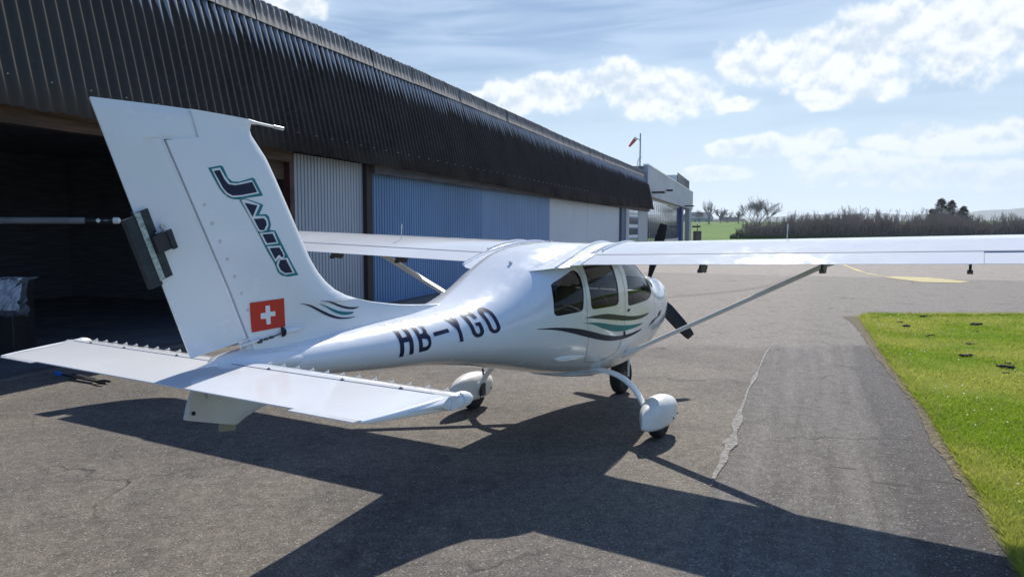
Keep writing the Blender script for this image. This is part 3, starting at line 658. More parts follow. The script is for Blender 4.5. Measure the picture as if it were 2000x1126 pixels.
def gp(px,d): return Vector(((px-1000)/1453.35*d,d,hgt((px-1000)/1453.35*d,d)))
bare_tree('bare_tree',gp(1476,168),8.6,11,'broad spreading bare tree rising above the left end of the hedge',.56,5,4,minr=.017,trunk=.24,k0=.44)
fl=['tall pointed bare tree beside the modern hangar corner','lower rounded bare tree at the modern hangar corner','slim bare tree left of the church spire','small round bare tree right of the church spire','thin bare tree left of the broad spreading tree']
for i,(px,d,h,sp) in enumerate([(1383,330,11.2,.42),(1364,330,7.0,.55),(1405,345,8.0,.4),(1418,345,7.0,.5),(1440,330,6.8,.5)]):
    bare_tree('bare_tree',gp(px,d),h,20+i,fl[i],sp,4,4,'bare trees on the far meadow crest',minr=.03,trunk=.2,k0=.42)
# shrubs of the hedge
def shrub(h,seed,nst,w):
    rnd=random.Random(seed); a=MB();b=MB()
    for k in range(nst):
        x,y=rnd.gauss(0,w*.5),rnd.gauss(0,w*.4); d=Vector((x*.13+rnd.gauss(0,.1),rnd.gauss(0,.12),1)).normalized()
        hh=h*rnd.uniform(.55,1.0); branches(a,b,Vector((x,y,0)),d,hh*.62,.045,3,rnd,.26,.55,4,up=.5,minr=.014)
    return a,b
SH=[]
for k in range(6):
    a,b=shrub([6.0,5.4,6.4,4.6,5.8,5.0][k],50+k,[17,20,15,24,18,22][k],2.6)
    r_=thing('bare_shrub','bare multi-stemmed shrub in the far hedge','shrub',(0,0,0)); a.build('stems',M['bark'],r_,True,60,fix=False); b.build('twigs',M['twig'],r_,True,60,fix=False); SH.append(r_)
rnd=random.Random(77); first=set(); i=0; px=1455
cnt=[0,0]
def place(px,d,sc,k,row,grp):
    cnt[row]+=1; label='bare shrub in the '+('front','back')[row]+' row of the far hedge, '+ordn(cnt[row])+' from its left end'
    src=SH[k]
    if k in first:
        r_=src.copy(); COL.objects.link(r_)
        for ch in list(src.children):
            c=ch.copy(); COL.objects.link(c); c.parent=r_
    else: r_=src; first.add(k)
    r_.location=gp(px,d)-Vector((0,0,.15)); r_.rotation_euler=(0,0,rnd.uniform(0,6)); r_.scale=(sc*1.05,sc*1.05,sc); r_['label']=label; r_['group']=grp; r_['category']='shrub'
def prof_h(px):
    xs=[1455,1500,1560,1600,1640,1690,1720,1760,1790,1820,1880,1920,1960,2010,2100]; ys=[.66,.84,.90,1.0,1.12,1.0,1.02,.74,.9,1.08,.98,.74,.9,.85,.85]
    return float(np.interp(px,xs,ys))
while px<2090:
    s=prof_h(px)*rnd.uniform(.88,1.08)
    s*=.8; place(px,rnd.uniform(138,146),s,i%6,0,'bare shrubs in the hedge row'); 
    place(px+5,rnd.uniform(151,163),s,(i*5+2)%6,1,'bare shrubs in the hedge row')
    px+=rnd.uniform(9,13); i+=1
# dense low undergrowth: brambles too tangled to count
ug=MB(); rnd=random.Random(5)
for k in range(5200):
    px=rnd.uniform(1432,2100); d=rnd.uniform(136,152); p=gp(px,d); hh=.8*prof_h(px)*rnd.uniform(.6,3.1)*(1 if px>1450 else .6); lx,ly=rnd.gauss(0,.5),rnd.gauss(0,.4); w=rnd.uniform(.05,.16)
    ug.add([(p.x-w,p.y,p.z-.1),(p.x+w,p.y,p.z-.1),(p.x+lx+w*.3,p.y+ly,p.z+hh),(p.x+lx,p.y+ly+.1,p.z+hh*1.02)],[(0,1,2,3)])
tag(ug.build('undergrowth',mat('dark_bramble',(.03,.026,.024),.95,fn=barkfn((.21,.17,.145)),spec=.05),None,False,fix=False),'dark tangled undergrowth at the foot of the hedge','undergrowth',kind='stuff')
gs=MB()
for k in range(9000):
    px=rnd.uniform(1425,2100); d=rnd.uniform(131,137); p=gp(px,d); a=rnd.uniform(0,PI); w=rnd.uniform(.04,.1);h=rnd.uniform(.2,.75)
    gs.add([(p.x-w,p.y,p.z-.05),(p.x+w,p.y,p.z-.05),(p.x+rnd.gauss(0,.12),p.y,p.z+h)],[(0,1,2)])
tag(gs.build('rough_grass',mat('rough_grass_blades',(.05,.08,.025),.9,fn=barkfn((.07,.10,.03)),spec=.05),None,False,fix=False),'rough grass strip in front of the hedge','grass',kind='stuff')
# conifers
def conifer(loc,h,w,seed,label):
    rnd=random.Random(seed); t=thing('conifer',label,'tree',loc,0,'dark conifers behind the hedge')
    MB().tube([(0,0,-.2),(0,0,h*.95)],[h*.03,.03],7).build('trunk',M['bark'],t)
    f=MB()
    for b_ in range(230):
        z0=(b_/230)**.9*.97; a=rnd.uniform(0,2*PI); ln_=w*(1-z0)**.85*rnd.uniform(.65,1.2)+.12
        for j in range(34):
            q=rnd.random()**.7; c=Vector((math.cos(a)*ln_*q,math.sin(a)*ln_*q,h*(.05+.95*z0)-.22*ln_*q+rnd.gauss(0,.14)))+Vector((rnd.gauss(0,.17),rnd.gauss(0,.17),0)); s=rnd.uniform(.14,.34)
            d=Vector((math.cos(a)+rnd.gauss(0,.5),math.sin(a)+rnd.gauss(0,.5),rnd.uniform(-.3,.3))).normalized(); sd2=Vector((-d.y,d.x,rnd.uniform(-.6,.6)))
            f.add([c-sd2*s*.4,c+sd2*s*.4,c+d*s*1.5],[(0,1,2)])
    for k in range(0):
        z=rnd.random()**1.15; rad=w*1.05*(1-z)**.85*(.85+.25*math.sin(z*23+seed)*.5+rnd.uniform(-.1,.2))*rnd.random()**.35; a=rnd.uniform(0,2*PI)
        c=Vector((math.cos(a)*rad,math.sin(a)*rad,h*(.06+.94*z)-rad*.12)); s=rnd.uniform(.25,.55)
        d=Vector((math.cos(a),math.sin(a),rnd.uniform(-.3,.5))).normalized(); sd2=Vector((-d.y,d.x,rnd.uniform(-.5,.5)))
        f.add([c-sd2*s*.35,c+sd2*s*.35,c+d*s*1.4+Vector((0,0,rnd.uniform(-.1,.2)))],[(0,1,2)])
    f.build('crown',mat('dark_needles',(.022,.035,.02),.9,fn=barkfn((.04,.055,.032)),spec=.05),t,False,fix=False)
for a in [(gp(1833,196),9.8,4.4,1,'tallest dark conifer rising above the hedge'),(gp(1853,199),9.3,4.2,2,'dark conifer just right of the tallest one, above the hedge'),(gp(1877,194),7.6,4.0,3,'shorter pointed dark conifer right of the conifer pair'),(gp(1817,200),7.0,3.8,4,'dark conifer low on the left flank of the tallest one')]: conifer(*a)
db=thing('evergreen_bush','small dark rounded evergreen bush at the edge of the green meadow','bush',tuple(gp(1441,118)))
f=MB(); 
for k in range(900):
    a=rnd.uniform(0,2*PI);e=math.acos(rnd.uniform(-.3,1)); rr_=.72*rnd.random()**.3; c=Vector((math.cos(a)*math.sin(e)*rr_*.8,math.sin(a)*math.sin(e)*rr_*.8,.95+math.cos(e)*rr_*1.1)); s=rnd.uniform(.05,.12)
    v=Vector((rnd.gauss(0,1),rnd.gauss(0,1),rnd.gauss(0,1))).normalized()*s; w_=v.cross(Vector((0,0,1))); f.add([c-v,c+v,c+w_],[(0,1,2)])
f.build('foliage',mat('dark_leaves',(.02,.03,.018),.9),db,False,fix=False); MB().tube([(0,0,-.1),(0,0,1)],.06,6).build('stem',M['bark'],db)
sapl=thing('sapling_stake','thin dark post standing in the green meadow','post',tuple(gp(1366,150)))
MB().tube([(0,0,0),(0,0,1.6)],.05,6).build('post',M['bark'],sapl); MB().tube([(0,0,1.0),(0,0,1.5)],.09,6).build('guard',M['bark'],sapl)
# far village: houses and a church
def house(px,d,w,dp,h,rh,cw,cr_,rz,label):
    t=thing('house',label,'house',tuple(gp(px,d)-Vector((0,0,.3))),rz); MB().box((-w/2,-dp/2,0),(w/2,dp/2,h)).build('wall',mat('far_wall',cw,.9),t,False)
    MB().add([(-w/2-.4,-dp/2-.4,h),(w/2+.4,-dp/2-.4,h),(w/2+.4,dp/2+.4,h),(-w/2-.4,dp/2+.4,h),(-w/2-.4,0,h+rh),(w/2+.4,0,h+rh)],[(0,1,5,4),(2,3,4,5),(0,4,3),(1,2,5),(3,2,1,0)]).build('roof',mat('far_roof',cr_,.8),t,False)
    for x in (-w*.25,w*.25): MB().box((x-.5,-dp/2-.03,h*.4),(x+.5,-dp/2-.002,h*.4+1.2)).build('window',M['steel'],t,False)
house(1361,440,15,9,4,3.6,(.3,.33,.36),(.12,.15,.2),.2,'pale house with a dark roof partly behind the modern hangar corner')
house(1426,440,8,6,2.4,2.6,(.12,.12,.13),(.05,.05,.06),-.2,'small dark-roofed house right of the church')
house(1437,445,10,6,2.2,2.2,(.14,.14,.15),(.07,.06,.06),.3,'low dark house at the right end of the meadow crest')
house(1396,445,8,6,1.6,2.2,(.2,.2,.22),(.08,.08,.1),.1,'low house left of the church spire')
ch=thing('church','small distant church with a pointed blue-grey spire','church',tuple(gp(1407,450)-Vector((0,0,.5))))
MB().box((-1.3,-1.3,0),(1.3,1.3,4.2)).build('tower',mat('church_wall',(.3,.3,.31),.9),ch,False); MB().add([(-1.4,-1.4,4.2),(1.4,-1.4,4.2),(1.4,1.4,4.2),(-1.4,1.4,4.2),(0,0,9.5)],[(0,1,4),(1,2,4),(2,3,4),(3,0,4),(3,2,1,0)]).build('spire',mat('slate',(.08,.1,.12),.7),ch,False)
MB().box((1.32,-1.5,0),(7,1.5,3)).build('nave',mat('nave_wall',(.25,.25,.26),.9),ch,False)
# far hills
def ridge(name,d,pts,m,depth):
    V=[];F=[];n=140
    for i in range(n+1):
        a=-50+100*i/n; x,y=d*math.sin(R(a)),d*math.cos(R(a)); px=1000+1453*math.tan(R(max(-44,min(44,a))))
        z=float(np.interp(px,[p[0] for p in pts],[p[1] for p in pts]))*(1+.04*math.sin(i*.9)+.03*math.sin(i*2.3))
        V+=[(x*.8,y*.8,-12),(x,y,z),(x*(1+depth),y*(1+depth),-12)]
        if i: k=3*i; F+=[(k-3,k,k+1,k-2),(k-2,k+1,k+2,k-1)]
    struct(fixn(link(name,V,F,m)))
M['wood_']=mat('far_woodland',(.05,.075,.05),.95,fn=barkfn((.06,.085,.05)),spec=.05)
ridge('far_hills',5200,[(0,50),(1300,65),(1450,75),(1640,100),(1760,92),(1880,98),(1960,125),(2100,118)],M['wood_'],.3)
# haze
hz=MB().box((-7000,-400,-13.5),(7000,8200,260)).build('haze',None,None,False); hm=bpy.data.materials.new('haze_air'); hm.use_nodes=True; hm.node_tree.nodes.clear(); t=NT(hm.node_tree)
pvn=t.n('ShaderNodeVolumePrincipled'); pvn.inputs['Color'].default_value=(.82,.9,1,1); pvn.inputs['Density'].default_value=.00016; pvn.inputs['Anisotropy'].default_value=.35
t.nt.links.new(pvn.outputs[0],t.n('ShaderNodeOutputMaterial').inputs['Volume']); hz.data.materials.append(hm); tag(hz,'thin pale air haze over the far country','haze',kind='stuff')
# ------------------------------------------------ the aircraft (local x forward, y left, z up)
AC=thing('light_aircraft','white high-wing light aircraft HB-YGO parked on the apron with its tail towards us','aircraft',(.4295,6.6643,0),math.atan2(.852,.524))
DEC={"tJ":[[-3.6318,2.0339],[-3.5608,2.0501],[-3.549,2.0442],[-3.5226,1.9932],[-3.4993,1.9774],[-3.4578,1.9779],[-3.3753,2.0029],[-3.3609,1.9985],[-3.3096,1.9159],[-3.4253,1.8992],[-3.4572,1.8917],[-3.4954,1.8916],[-3.5258,1.9002],[-3.5521,1.918],[-3.5745,1.9424],[-3.5932,1.9723]],"wJ":[[-3.6152,2.0295],[-3.5678,2.0395],[-3.5393,1.9979],[-3.5132,1.9692],[-3.472,1.9691],[-3.3793,1.9915],[-3.336,1.9268],[-3.4463,1.9049],[-3.502,1.9],[-3.5355,1.913],[-3.5646,1.9429],[-3.5864,1.9783]],"nJ":[[-3.6045,2.0208],[-3.5702,2.0281],[-3.5464,1.9862],[-3.5236,1.963],[-3.4862,1.9598],[-3.4442,1.9671],[-3.3796,1.9821],[-3.3499,1.9321],[-3.446,1.9136],[-3.5017,1.9086],[-3.5318,1.9217],[-3.5546,1.9433],[-3.5765,1.9789]],"tR":[[-3.4601,1.8899],[-3.4239,1.8975],[-3.3244,1.8735],[-3.3119,1.8678],[-3.3409,1.8193],[-3.296,1.8231],[-3.2774,1.8113],[-3.2658,1.7689],[-3.2758,1.7415],[-3.2374,1.7384],[-3.1544,1.6017],[-3.0877,1.4994],[-3.1616,1.4939],[-3.2053,1.5025],[-3.2323,1.5225],[-3.2453,1.554],[-3.2541,1.5728],[-3.2945,1.6292],[-3.3513,1.7266],[-3.3998,1.8036]],"wA":[[-3.4517,1.889],[-3.4255,1.8934],[-3.3334,1.8684],[-3.3691,1.8117],[-3.3039,1.8121],[-3.2879,1.793],[-3.2842,1.7657],[-3.2985,1.7415],[-3.3326,1.7313],[-3.3532,1.7355],[-3.3997,1.8065]],"nA":[[-3.4317,1.8762],[-3.3527,1.8649],[-3.3853,1.8067]],"nB":[[-3.3783,1.7968],[-3.3155,1.8017],[-3.3008,1.7898],[-3.2962,1.7687],[-3.3057,1.7554],[-3.3136,1.7415],[-3.3323,1.7397],[-3.347,1.7445]],"wI":[[-3.3439,1.7253],[-3.2492,1.7323],[-3.2223,1.6724],[-3.3062,1.6647]],"nI":[[-3.3278,1.7193],[-3.2595,1.7231],[-3.2338,1.6781],[-3.2992,1.6736]],"wR":[[-3.2996,1.6579],[-3.2085,1.6592],[-3.1821,1.6138],[-3.1868,1.5921],[-3.2106,1.5898],[-3.2223,1.5933],[-3.2462,1.5756]],"nR":[[-3.284,1.649],[-3.2167,1.6501],[-3.194,1.6173],[-3.1905,1.6016],[-3.2064,1.599],[-3.2162,1.6117],[-3.2297,1.6077],[-3.2481,1.5898]],"wU":[[-3.2346,1.5752],[-3.2224,1.5883],[-3.1627,1.5944],[-3.1146,1.5117],[-3.1853,1.5064],[-3.2204,1.525],[-3.2391,1.5537]],"nU":[[-3.2171,1.5838],[-3.175,1.5867],[-3.1309,1.5156],[-3.1851,1.5139],[-3.2124,1.5308],[-3.2273,1.5563]],"flag":[[-3.4164,1.3759],[-3.1957,1.3821],[-3.1923,1.232],[-3.41,1.225]],"cross":[[-3.3201,1.353],[-3.2915,1.3525],[-3.29,1.3196],[-3.2574,1.3193],[-3.2561,1.295],[-3.2888,1.295],[-3.2895,1.2549],[-3.3158,1.255],[-3.3183,1.2864],[-3.3515,1.2874],[-3.3515,1.3163],[-3.3197,1.318]],"f1":[[-3.1042,1.3474],[-3.0388,1.3381],[-2.9832,1.3214],[-2.9149,1.2893],[-2.8446,1.2585],[-2.7842,1.2392],[-2.722,1.2307],[-2.6352,1.232],[-2.6967,1.2245],[-2.7597,1.2255],[-2.827,1.2369],[-2.8922,1.261],[-2.9497,1.2904],[-3.0058,1.3191],[-3.0499,1.3357]],"f2":[[-2.9544,1.3317],[-2.9082,1.3234],[-2.8614,1.304],[-2.7955,1.2782],[-2.74,1.2662],[-2.6445,1.2572],[-2.6898,1.2465],[-2.7405,1.2474],[-2.7899,1.2576],[-2.8381,1.2777],[-2.8851,1.3062],[-2.9199,1.3223]],"f3":[[-2.9511,1.3478],[-2.8842,1.3431],[-2.8307,1.3322],[-2.7702,1.3093],[-2.7079,1.2917],[-2.6568,1.2857],[-2.5947,1.2834],[-2.6539,1.2731],[-2.7082,1.279],[-2.7705,1.2959],[-2.831,1.3212],[-2.8902,1.3393]],"s1":[[-1.2272,1.0179],[-1.0231,1.0098],[-0.8352,0.9916],[-0.6379,0.9604],[-0.4384,0.9142],[-0.2773,0.8751],[-0.0971,0.841],[0.0992,0.8193],[0.3081,0.8142],[0.5016,0.82],[0.6827,0.8167],[0.4831,0.7968],[0.2544,0.7836],[0.055,0.7859],[-0.1531,0.8045],[-0.3431,0.8384],[-0.5723,0.8921],[-0.771,0.9435],[-0.9461,0.9833],[-1.0748,1.002]],"s2":[[-0.6447,1.004],[-0.5474,1.0],[-0.4177,0.9921],[-0.259,0.9666],[-0.0591,0.931],[0.1829,0.9011],[0.4087,0.8841],[0.7172,0.8691],[0.4917,0.8551],[0.2536,0.8538],[0.0481,0.8617],[-0.1446,0.8883],[-0.3042,0.9295],[-0.4464,0.9749],[-0.5467,0.9941]],"s3":[[-0.61,1.0427],[-0.4789,1.0486],[-0.2938,1.0475],[-0.1573,1.0368],[0.0739,1.0009],[0.3301,0.9671],[0.5969,0.9495],[0.938,0.9444],[0.6946,0.9219],[0.4301,0.9234],[0.1581,0.9442],[-0.1182,0.9811],[-0.3576,1.0145],[-0.5071,1.0343]],"nose1":[[0.8695,0.8098],[1.0276,0.8495],[1.2758,0.8675],[1.3162,0.9005],[1.4446,0.9156],[1.3826,0.8653],[1.1927,0.8489],[1.0748,0.8258]],"rear":[[-0.942,1.3228],[-0.9204,1.3351],[-0.6402,1.4066],[-0.6088,1.4072],[-0.5971,1.3887],[-0.5978,1.3345],[-0.6072,1.2344],[-0.626,1.1143],[-0.6494,1.0981],[-0.9404,1.0897],[-0.9644,1.0957],[-0.9891,1.1171],[-0.9663,1.267]],"door":[[-0.4627,1.4049],[-0.5025,1.3049],[-0.4955,1.132],[-0.4804,1.1101],[-0.4485,1.099],[-0.05,1.0961],[-0.0065,1.1034],[0.0251,1.1272],[0.0291,1.2373],[0.0279,1.3383],[0.0361,1.4166]],"ws":[[0.2741,1.4152],[0.2542,1.326],[0.2446,1.2135],[0.2295,1.0966],[0.2834,1.0677],[0.8008,1.072],[0.94,1.083]],"reg":[[-2.4739,0.9772],[-1.5214,1.0359],[-2.4202,1.1495],[-1.5511,1.1992]],"blist":[[-0.8495,0.7652],[-0.4737,0.706]]}
FS=np.array([
[-3.75,.03,1.075,1.02,2.0],[-3.6,.075,1.10,.99,2.0],[-3.4,.11,1.125,.97,2.1],[-3.0,.165,1.15,.935,2.1],[-2.5,.225,1.175,.885,2.15],
[-2.0,.295,1.205,.835,2.2],[-1.6,.36,1.265,.77,2.3],[-1.3,.415,1.36,.71,2.35],[-1.0,.475,1.485,.645,2.45],[-.7,.525,1.585,.58,2.6],
[-.4,.555,1.628,.52,2.7],[.1,.565,1.628,.45,2.8],[.45,.555,1.612,.415,2.8],[.7,.53,1.575,.41,2.7],[.9,.505,1.505,.42,2.6],[1.1,.475,1.41,.45,2.6],
[1.3,.445,1.315,.50,2.7],[1.5,.415,1.252,.57,2.8],[1.8,.35,1.235,.655,2.8],[1.95,.285,1.212,.71,2.6],[2.01,.20,1.17,.78,2.4],[2.03,.10,1.10,.88,2.2]])
def herm(xs,ys,x):
    x=np.clip(x,xs[0],xs[-1]);h=np.diff(xs);dl=np.diff(ys)/h
    m=np.empty(len(xs));m[0]=dl[0];m[-1]=dl[-1]
    m[1:-1]=(dl[:-1]*h[1:]+dl[1:]*h[:-1])/(h[1:]+h[:-1])
    i=np.clip(np.searchsorted(xs,x)-1,0,len(xs)-2);t=(x-xs[i])/h[i]
    return (2*t**3-3*t**2+1)*ys[i]+(t**3-2*t**2+t)*h[i]*m[i]+(-2*t**3+3*t**2)*ys[i+1]+(t**3-t**2)*h[i]*m[i+1]
def fsec(x):
    w,zt,zb,n=[herm(FS[:,0],FS[:,k],x) for k in (1,2,3,4)]
    return w,zt,zb,n,zb+.46*(zt-zb)
def fpt(x,al,off=0.):
    "fuselage skin point: al 0 top, +pi/2 right side (y<0), pi bottom"
    x=np.asarray(x,float);al=np.asarray(al,float)
    w,zt,zb,n,zc=fsec(x);s,c=np.sin(al),np.cos(al);r=(np.abs(s)**n+np.abs(c)**n)**(-1/n)
    return np.stack([x+0*al,-(w+off)*r*s,zc+(np.where(c>0,zt-zc,zc-zb)+off)*r*c],-1)
def fal(x,z):
    w,zt,zb,n,zc=fsec(np.asarray(x,float));c=np.clip((z-zc)/np.where(z>zc,zt-zc,zc-zb),-1,1)
    return np.arctan2((1-np.abs(c)**n)**(1/n),c)

def mirror(v): v=np.array(v,float); v[:,1]*=-1; return v
# --- fuselage skin in (x, angle) space with window openings
KA=.5
def win_loop(L,it=2):
    L=[tuple(p) for p in L]; L=densify(L,.03) if it==0 else L
    return L
def xz2uv(L,side=1): 
    A=np.array(L,float); al=fal(A[:,0],A[:,1]); return [(float(a),float(b)*KA*side) for a,b in zip(A[:,0],al)]
rear=densify([(-.985,1.115),(-.985,1.15),(-.962,1.27),(-.942,1.322),(-.915,1.337),(-.66,1.418),(-.615,1.422),(-.585,1.40),(-.575,1.36),(-.585,1.25),(-.61,1.125),(-.622,1.108),(-.655,1.099),(-.93,1.090),(-.965,1.095)],.02)
door=densify([(-.475,1.445),(-.50,1.30),(-.49,1.135),(-.478,1.112),(-.445,1.100),(-.05,1.096),(-.005,1.102),(.022,1.125),(.03,1.237),(.03,1.34),(.045,1.44),(.03,1.468),(-.44,1.468)],.02)
wsid=densify([(.27,1.475),(.255,1.33),(.24,1.21),(.228,1.10),(.238,1.075),(.285,1.067),(.80,1.072),(.95,1.09),(1.05,1.125),(1.09,1.18)],.02)[:-1]
openings=[]
for s in (1,-1): openings+= [xz2uv(rear,s),xz2uv(door,s)]
half=xz2uv([p for p in wsid if True],1)
# windscreen outline: right side forward edge, over the cowl, left side, back across the roof
fr_=[]; 
w0=half[[i for i,p in enumerate(half) if p[0]>1.0][0] if any(p[0]>1.0 for p in half) else -1]
i1=max(range(len(half)),key=lambda i:half[i][0]); rhalf=half[:i1+1]
e=rhalf[-1]; top=(1.50,0.); mid=[(e[0]+(top[0]-e[0])*math.sin(t_*PI/2),e[1]*math.cos(t_*PI/2)) for t_ in np.linspace(.08,1,12)]
right=rhalf+mid
back=(.60,0.); b0=rhalf[0]; bk=[(b0[0]+(back[0]-b0[0])*t_**.6,b0[1]*(1-t_)) for t_ in np.linspace(.1,1,9)]
wsl=right+[(a,-b) for a,b in right[::-1][1:]]+[(a,-b) for a,b in bk[:-1]]+bk[::-1]
openings.append(wsl)
def skin(x0,x1,off,loops,nx=.034,na=112):
    xs=np.linspace(x0,x1,int((x1-x0)/nx)+1); al=np.linspace(-PI,PI,na+1)*KA
    g=[(a,b) for a in xs for b in al]; v,f=cdt(g,loops); c=v[f].mean(1); ins=[inpoly(c,L) for L in loops]; return v,f,ins
v,f,ins=skin(-3.75,2.03,0,openings)
anyi=np.any(ins,axis=0)
def emit(name,v,f,off,m,parent,seam=True):
    used=np.unique(f);mp=-np.ones(len(v),int);mp[used]=np.arange(len(used)); p=fpt(v[used,0],v[used,1]/KA,off)
    bm=bmesh.new(); vs=[bm.verts.new(q) for q in p]
    for t3 in mp[f]:
        try: bm.faces.new([vs[i] for i in t3])
        except ValueError: pass
    bmesh.ops.remove_doubles(bm,verts=bm.verts,dist=.0004)
    if seam and off>=0 and name=='fuselage':
        be=[e for e in bm.edges if e.is_boundary]; endl=[e for e in be if all(abs(q.co.x-2.03)<1e-3 for q in e.verts)]; tl=[e for e in be if all(abs(q.co.x+3.75)<1e-3 for q in e.verts)]
        for E_ in (endl,tl):
            if E_: bmesh.ops.holes_fill(bm,edges=E_,sides=0)
    bmesh.ops.recalc_face_normals(bm,faces=bm.faces)
    me=bpy.data.meshes.new(name); bm.to_mesh(me); bm.free(); me.materials.append(m); me.polygons.foreach_set('use_smooth',[True]*len(me.polygons)); me.set_sharp_from_angle(angle=R(50))
    o=bpy.data.objects.new(name,me); COL.objects.link(o); o.parent=parent; return o
fus=emit('fuselage',v,f[~anyi],0,M['white'],AC)
for k,(nm,mt) in enumerate([('side_window','tint'),('door_window','tint'),('side_window','tint'),('door_window','tint'),('windscreen','clear')]):
    emit(nm,v,f[ins[k]],-.004,M[mt],fus,False)
# inner lining
v2,f2,ins2=skin(-1.35,1.42,0,openings,.06,72); an2=np.any(ins2,axis=0); emit('cabin_lining',v2,f2[~an2],-.022,M['dgrey'],fus,False)
cb=MB().box((-.55,-.28,.62),(.95,.28,.64)); cb.build('cabin_floor',M['dgrey'],fus,False)
MB().box((-1.16,-.26,.80),(-1.14,.26,1.28)).build('rear_bulkhead',M['dgrey'],fus,False)
MB().box((.85,-.36,.80),(.98,.36,1.15)).build('instrument_panel',M['black'],fus,False)
for y in (-.24,.24):
    st=bevel(MB().box((-.35,y-.19,.66),(.15,y+.19,.80)).build('seat',M['seat'],fus,False),.03,3)
    bevel(MB().obox((-.42,y,1.02),(.05,0,-.012),(0,.18,0),(-.07,0,.26)).build('seat_back',M['seat'],st,False),.03,3)
    bevel(MB().box((-.98,y*.75-.13,.84),(-.62,y*.75+.13,.93)).build('rear_seat',M['seat'],fus,False),.03,3)
MB().tube([(-.05,-.5,1.12),(-.25,-.47,1.3),(-.42,-.42,1.42)],.006,6).build('seat_belt',M['white2'],fus)
MB().tube([(-.9,-.43,1.13),(-.78,-.44,1.14),(-.62,-.45,1.09)],.014,8).build('grab_rail',M['white2'],fus)
MB().tube([(-.87,-.43,1.12),(-.86,-.42,1.34)],.004,6).build('seat_belt',M['white2'],fus)
for y in(-.2,.2): MB().tube([(.95,y,1.0),(.75,y,1.02),(.75,y,1.15)],.012,8).build('control_yoke',M['black'],fus)
# --- skin decals
def sdecal(name,L,m,off=.0022,h=.02,par=None):
    vv,ff=flatpoly(L,lambda p:fpt(p[:,0],fal(p[:,0],p[:,1]),off),h); o=link(name,vv,ff,m,par or fus,True,80); return o
sdecal('side_stripe',rounded(DEC['s1'],n=1),M['navy']); sdecal('side_stripe',rounded(DEC['s2'],n=1),M['teal']); sdecal('side_stripe',rounded(DEC['s3'],n=1),M['dgrn']); sdecal('nose_script',DEC['nose1'],M['navy'],h=.01)
# registration, laid out on the skewed baseline
BL,BR,TL,TR=[np.array(q) for q in ((-2.480,.9772),(-1.5214,1.0359),(-2.465,1.1665),(-1.5551,1.206))]
def regmap(P): # unit square -> side skin
    return [tuple((BL*(1-a)+BR*a)*(1-b)+(TL*(1-a)+TR*a)*b) for a,b in P]
asp=.945/.17      # width over height of the whole registration
def arc(cx,cy,rx,ry,a0,a1,n=8): return [(cx+rx*math.cos(R(a0+(a1-a0)*i/n)),cy+ry*math.sin(R(a0+(a1-a0)*i/n))) for i in range(n+1)]
s_=.030; sv=s_*asp*.93
def letter(ox,w,outer,holes=()):
    sc=lambda P:regmap([(ox+a*w,b) for a,b in P])
    vv,ff=flatpoly(sc(outer),lambda p:fpt(p[:,0],fal(p[:,0],p[:,1]),.0022),.02,[sc(h_) for h_ in holes]); return vv,ff
def addl(n,t3): o=link(n,t3[0],t3[1],M['navy'],fus,True,80)
k=.30 # relative stroke in letter width
v_=.155
addl('registration_letter',letter(.0,.118,[(0,0),(k,0),(k,.43),(1-k,.43),(1-k,0),(1,0),(1,1),(1-k,1),(1-k,.43+v_),(k,.43+v_),(k,1),(0,1)]))
addl('registration_letter',letter(.165,.112,[(0,0)]+arc(.55,.26,.45,.26,-90,0)+arc(.78,.40,.22,.12,0,50,3)+arc(.70,.64,.22,.12,-40,0,3)+arc(.5,.76,.42,.24,0,90)+[(0,1)],
    [[(k,.14)]+arc(.55,.27,.22,.13,-90,90,6)[0:]+[(k,.42)],[(k,.57)]+arc(.5,.72,.2,.14,-90,90,6)+[(k,.86)]]))
addl('registration_letter',letter(.315,.15,[(0,.40),(1,.42),(1,.55),(0,.53)]))
addl('registration_letter',letter(.488,.135,[(.40,0),(.40+k*.85,0),(.40+k*.85,.46),(1,1),(1-k*1.02,1),(.52,.64),(k*1.02,1),(0,1),(.40,.46)]))
G=[(.52,.42),(.52,.54),(1,.54),(1,.24)]+arc(.5,.24,.5,.24,0,-90)+arc(.5,.24,.5,.24,-90,-180)+arc(.5,.76,.5,.24,180,90)+arc(.5,.76,.5,.24,90,0)+[(1,.68),(1-k,.68)]+arc(.5,.72,.5-k,.145,0,90)+arc(.5,.72,.5-k,.145,90,180)+arc(.5,.28,.5-k,.145,180,270)+arc(.5,.28,.5-k,.145,-90,0)+[(1-k,.42)]
G=[p for i,p in enumerate(G) if i==0 or abs(p[0]-G[i-1][0])+abs(p[1]-G[i-1][1])>1e-4]
addl('registration_letter',letter(.672,.122,G))
O_o=arc(.5,.24,.5,.24,0,-180,12)+arc(.5,.76,.5,.24,180,0,12); O_i=arc(.5,.28,.5-k,.145,0,-180,10)+arc(.5,.72,.5-k,.145,180,0,10)
addl('registration_letter',letter(.845,.122,O_o,[O_i]))
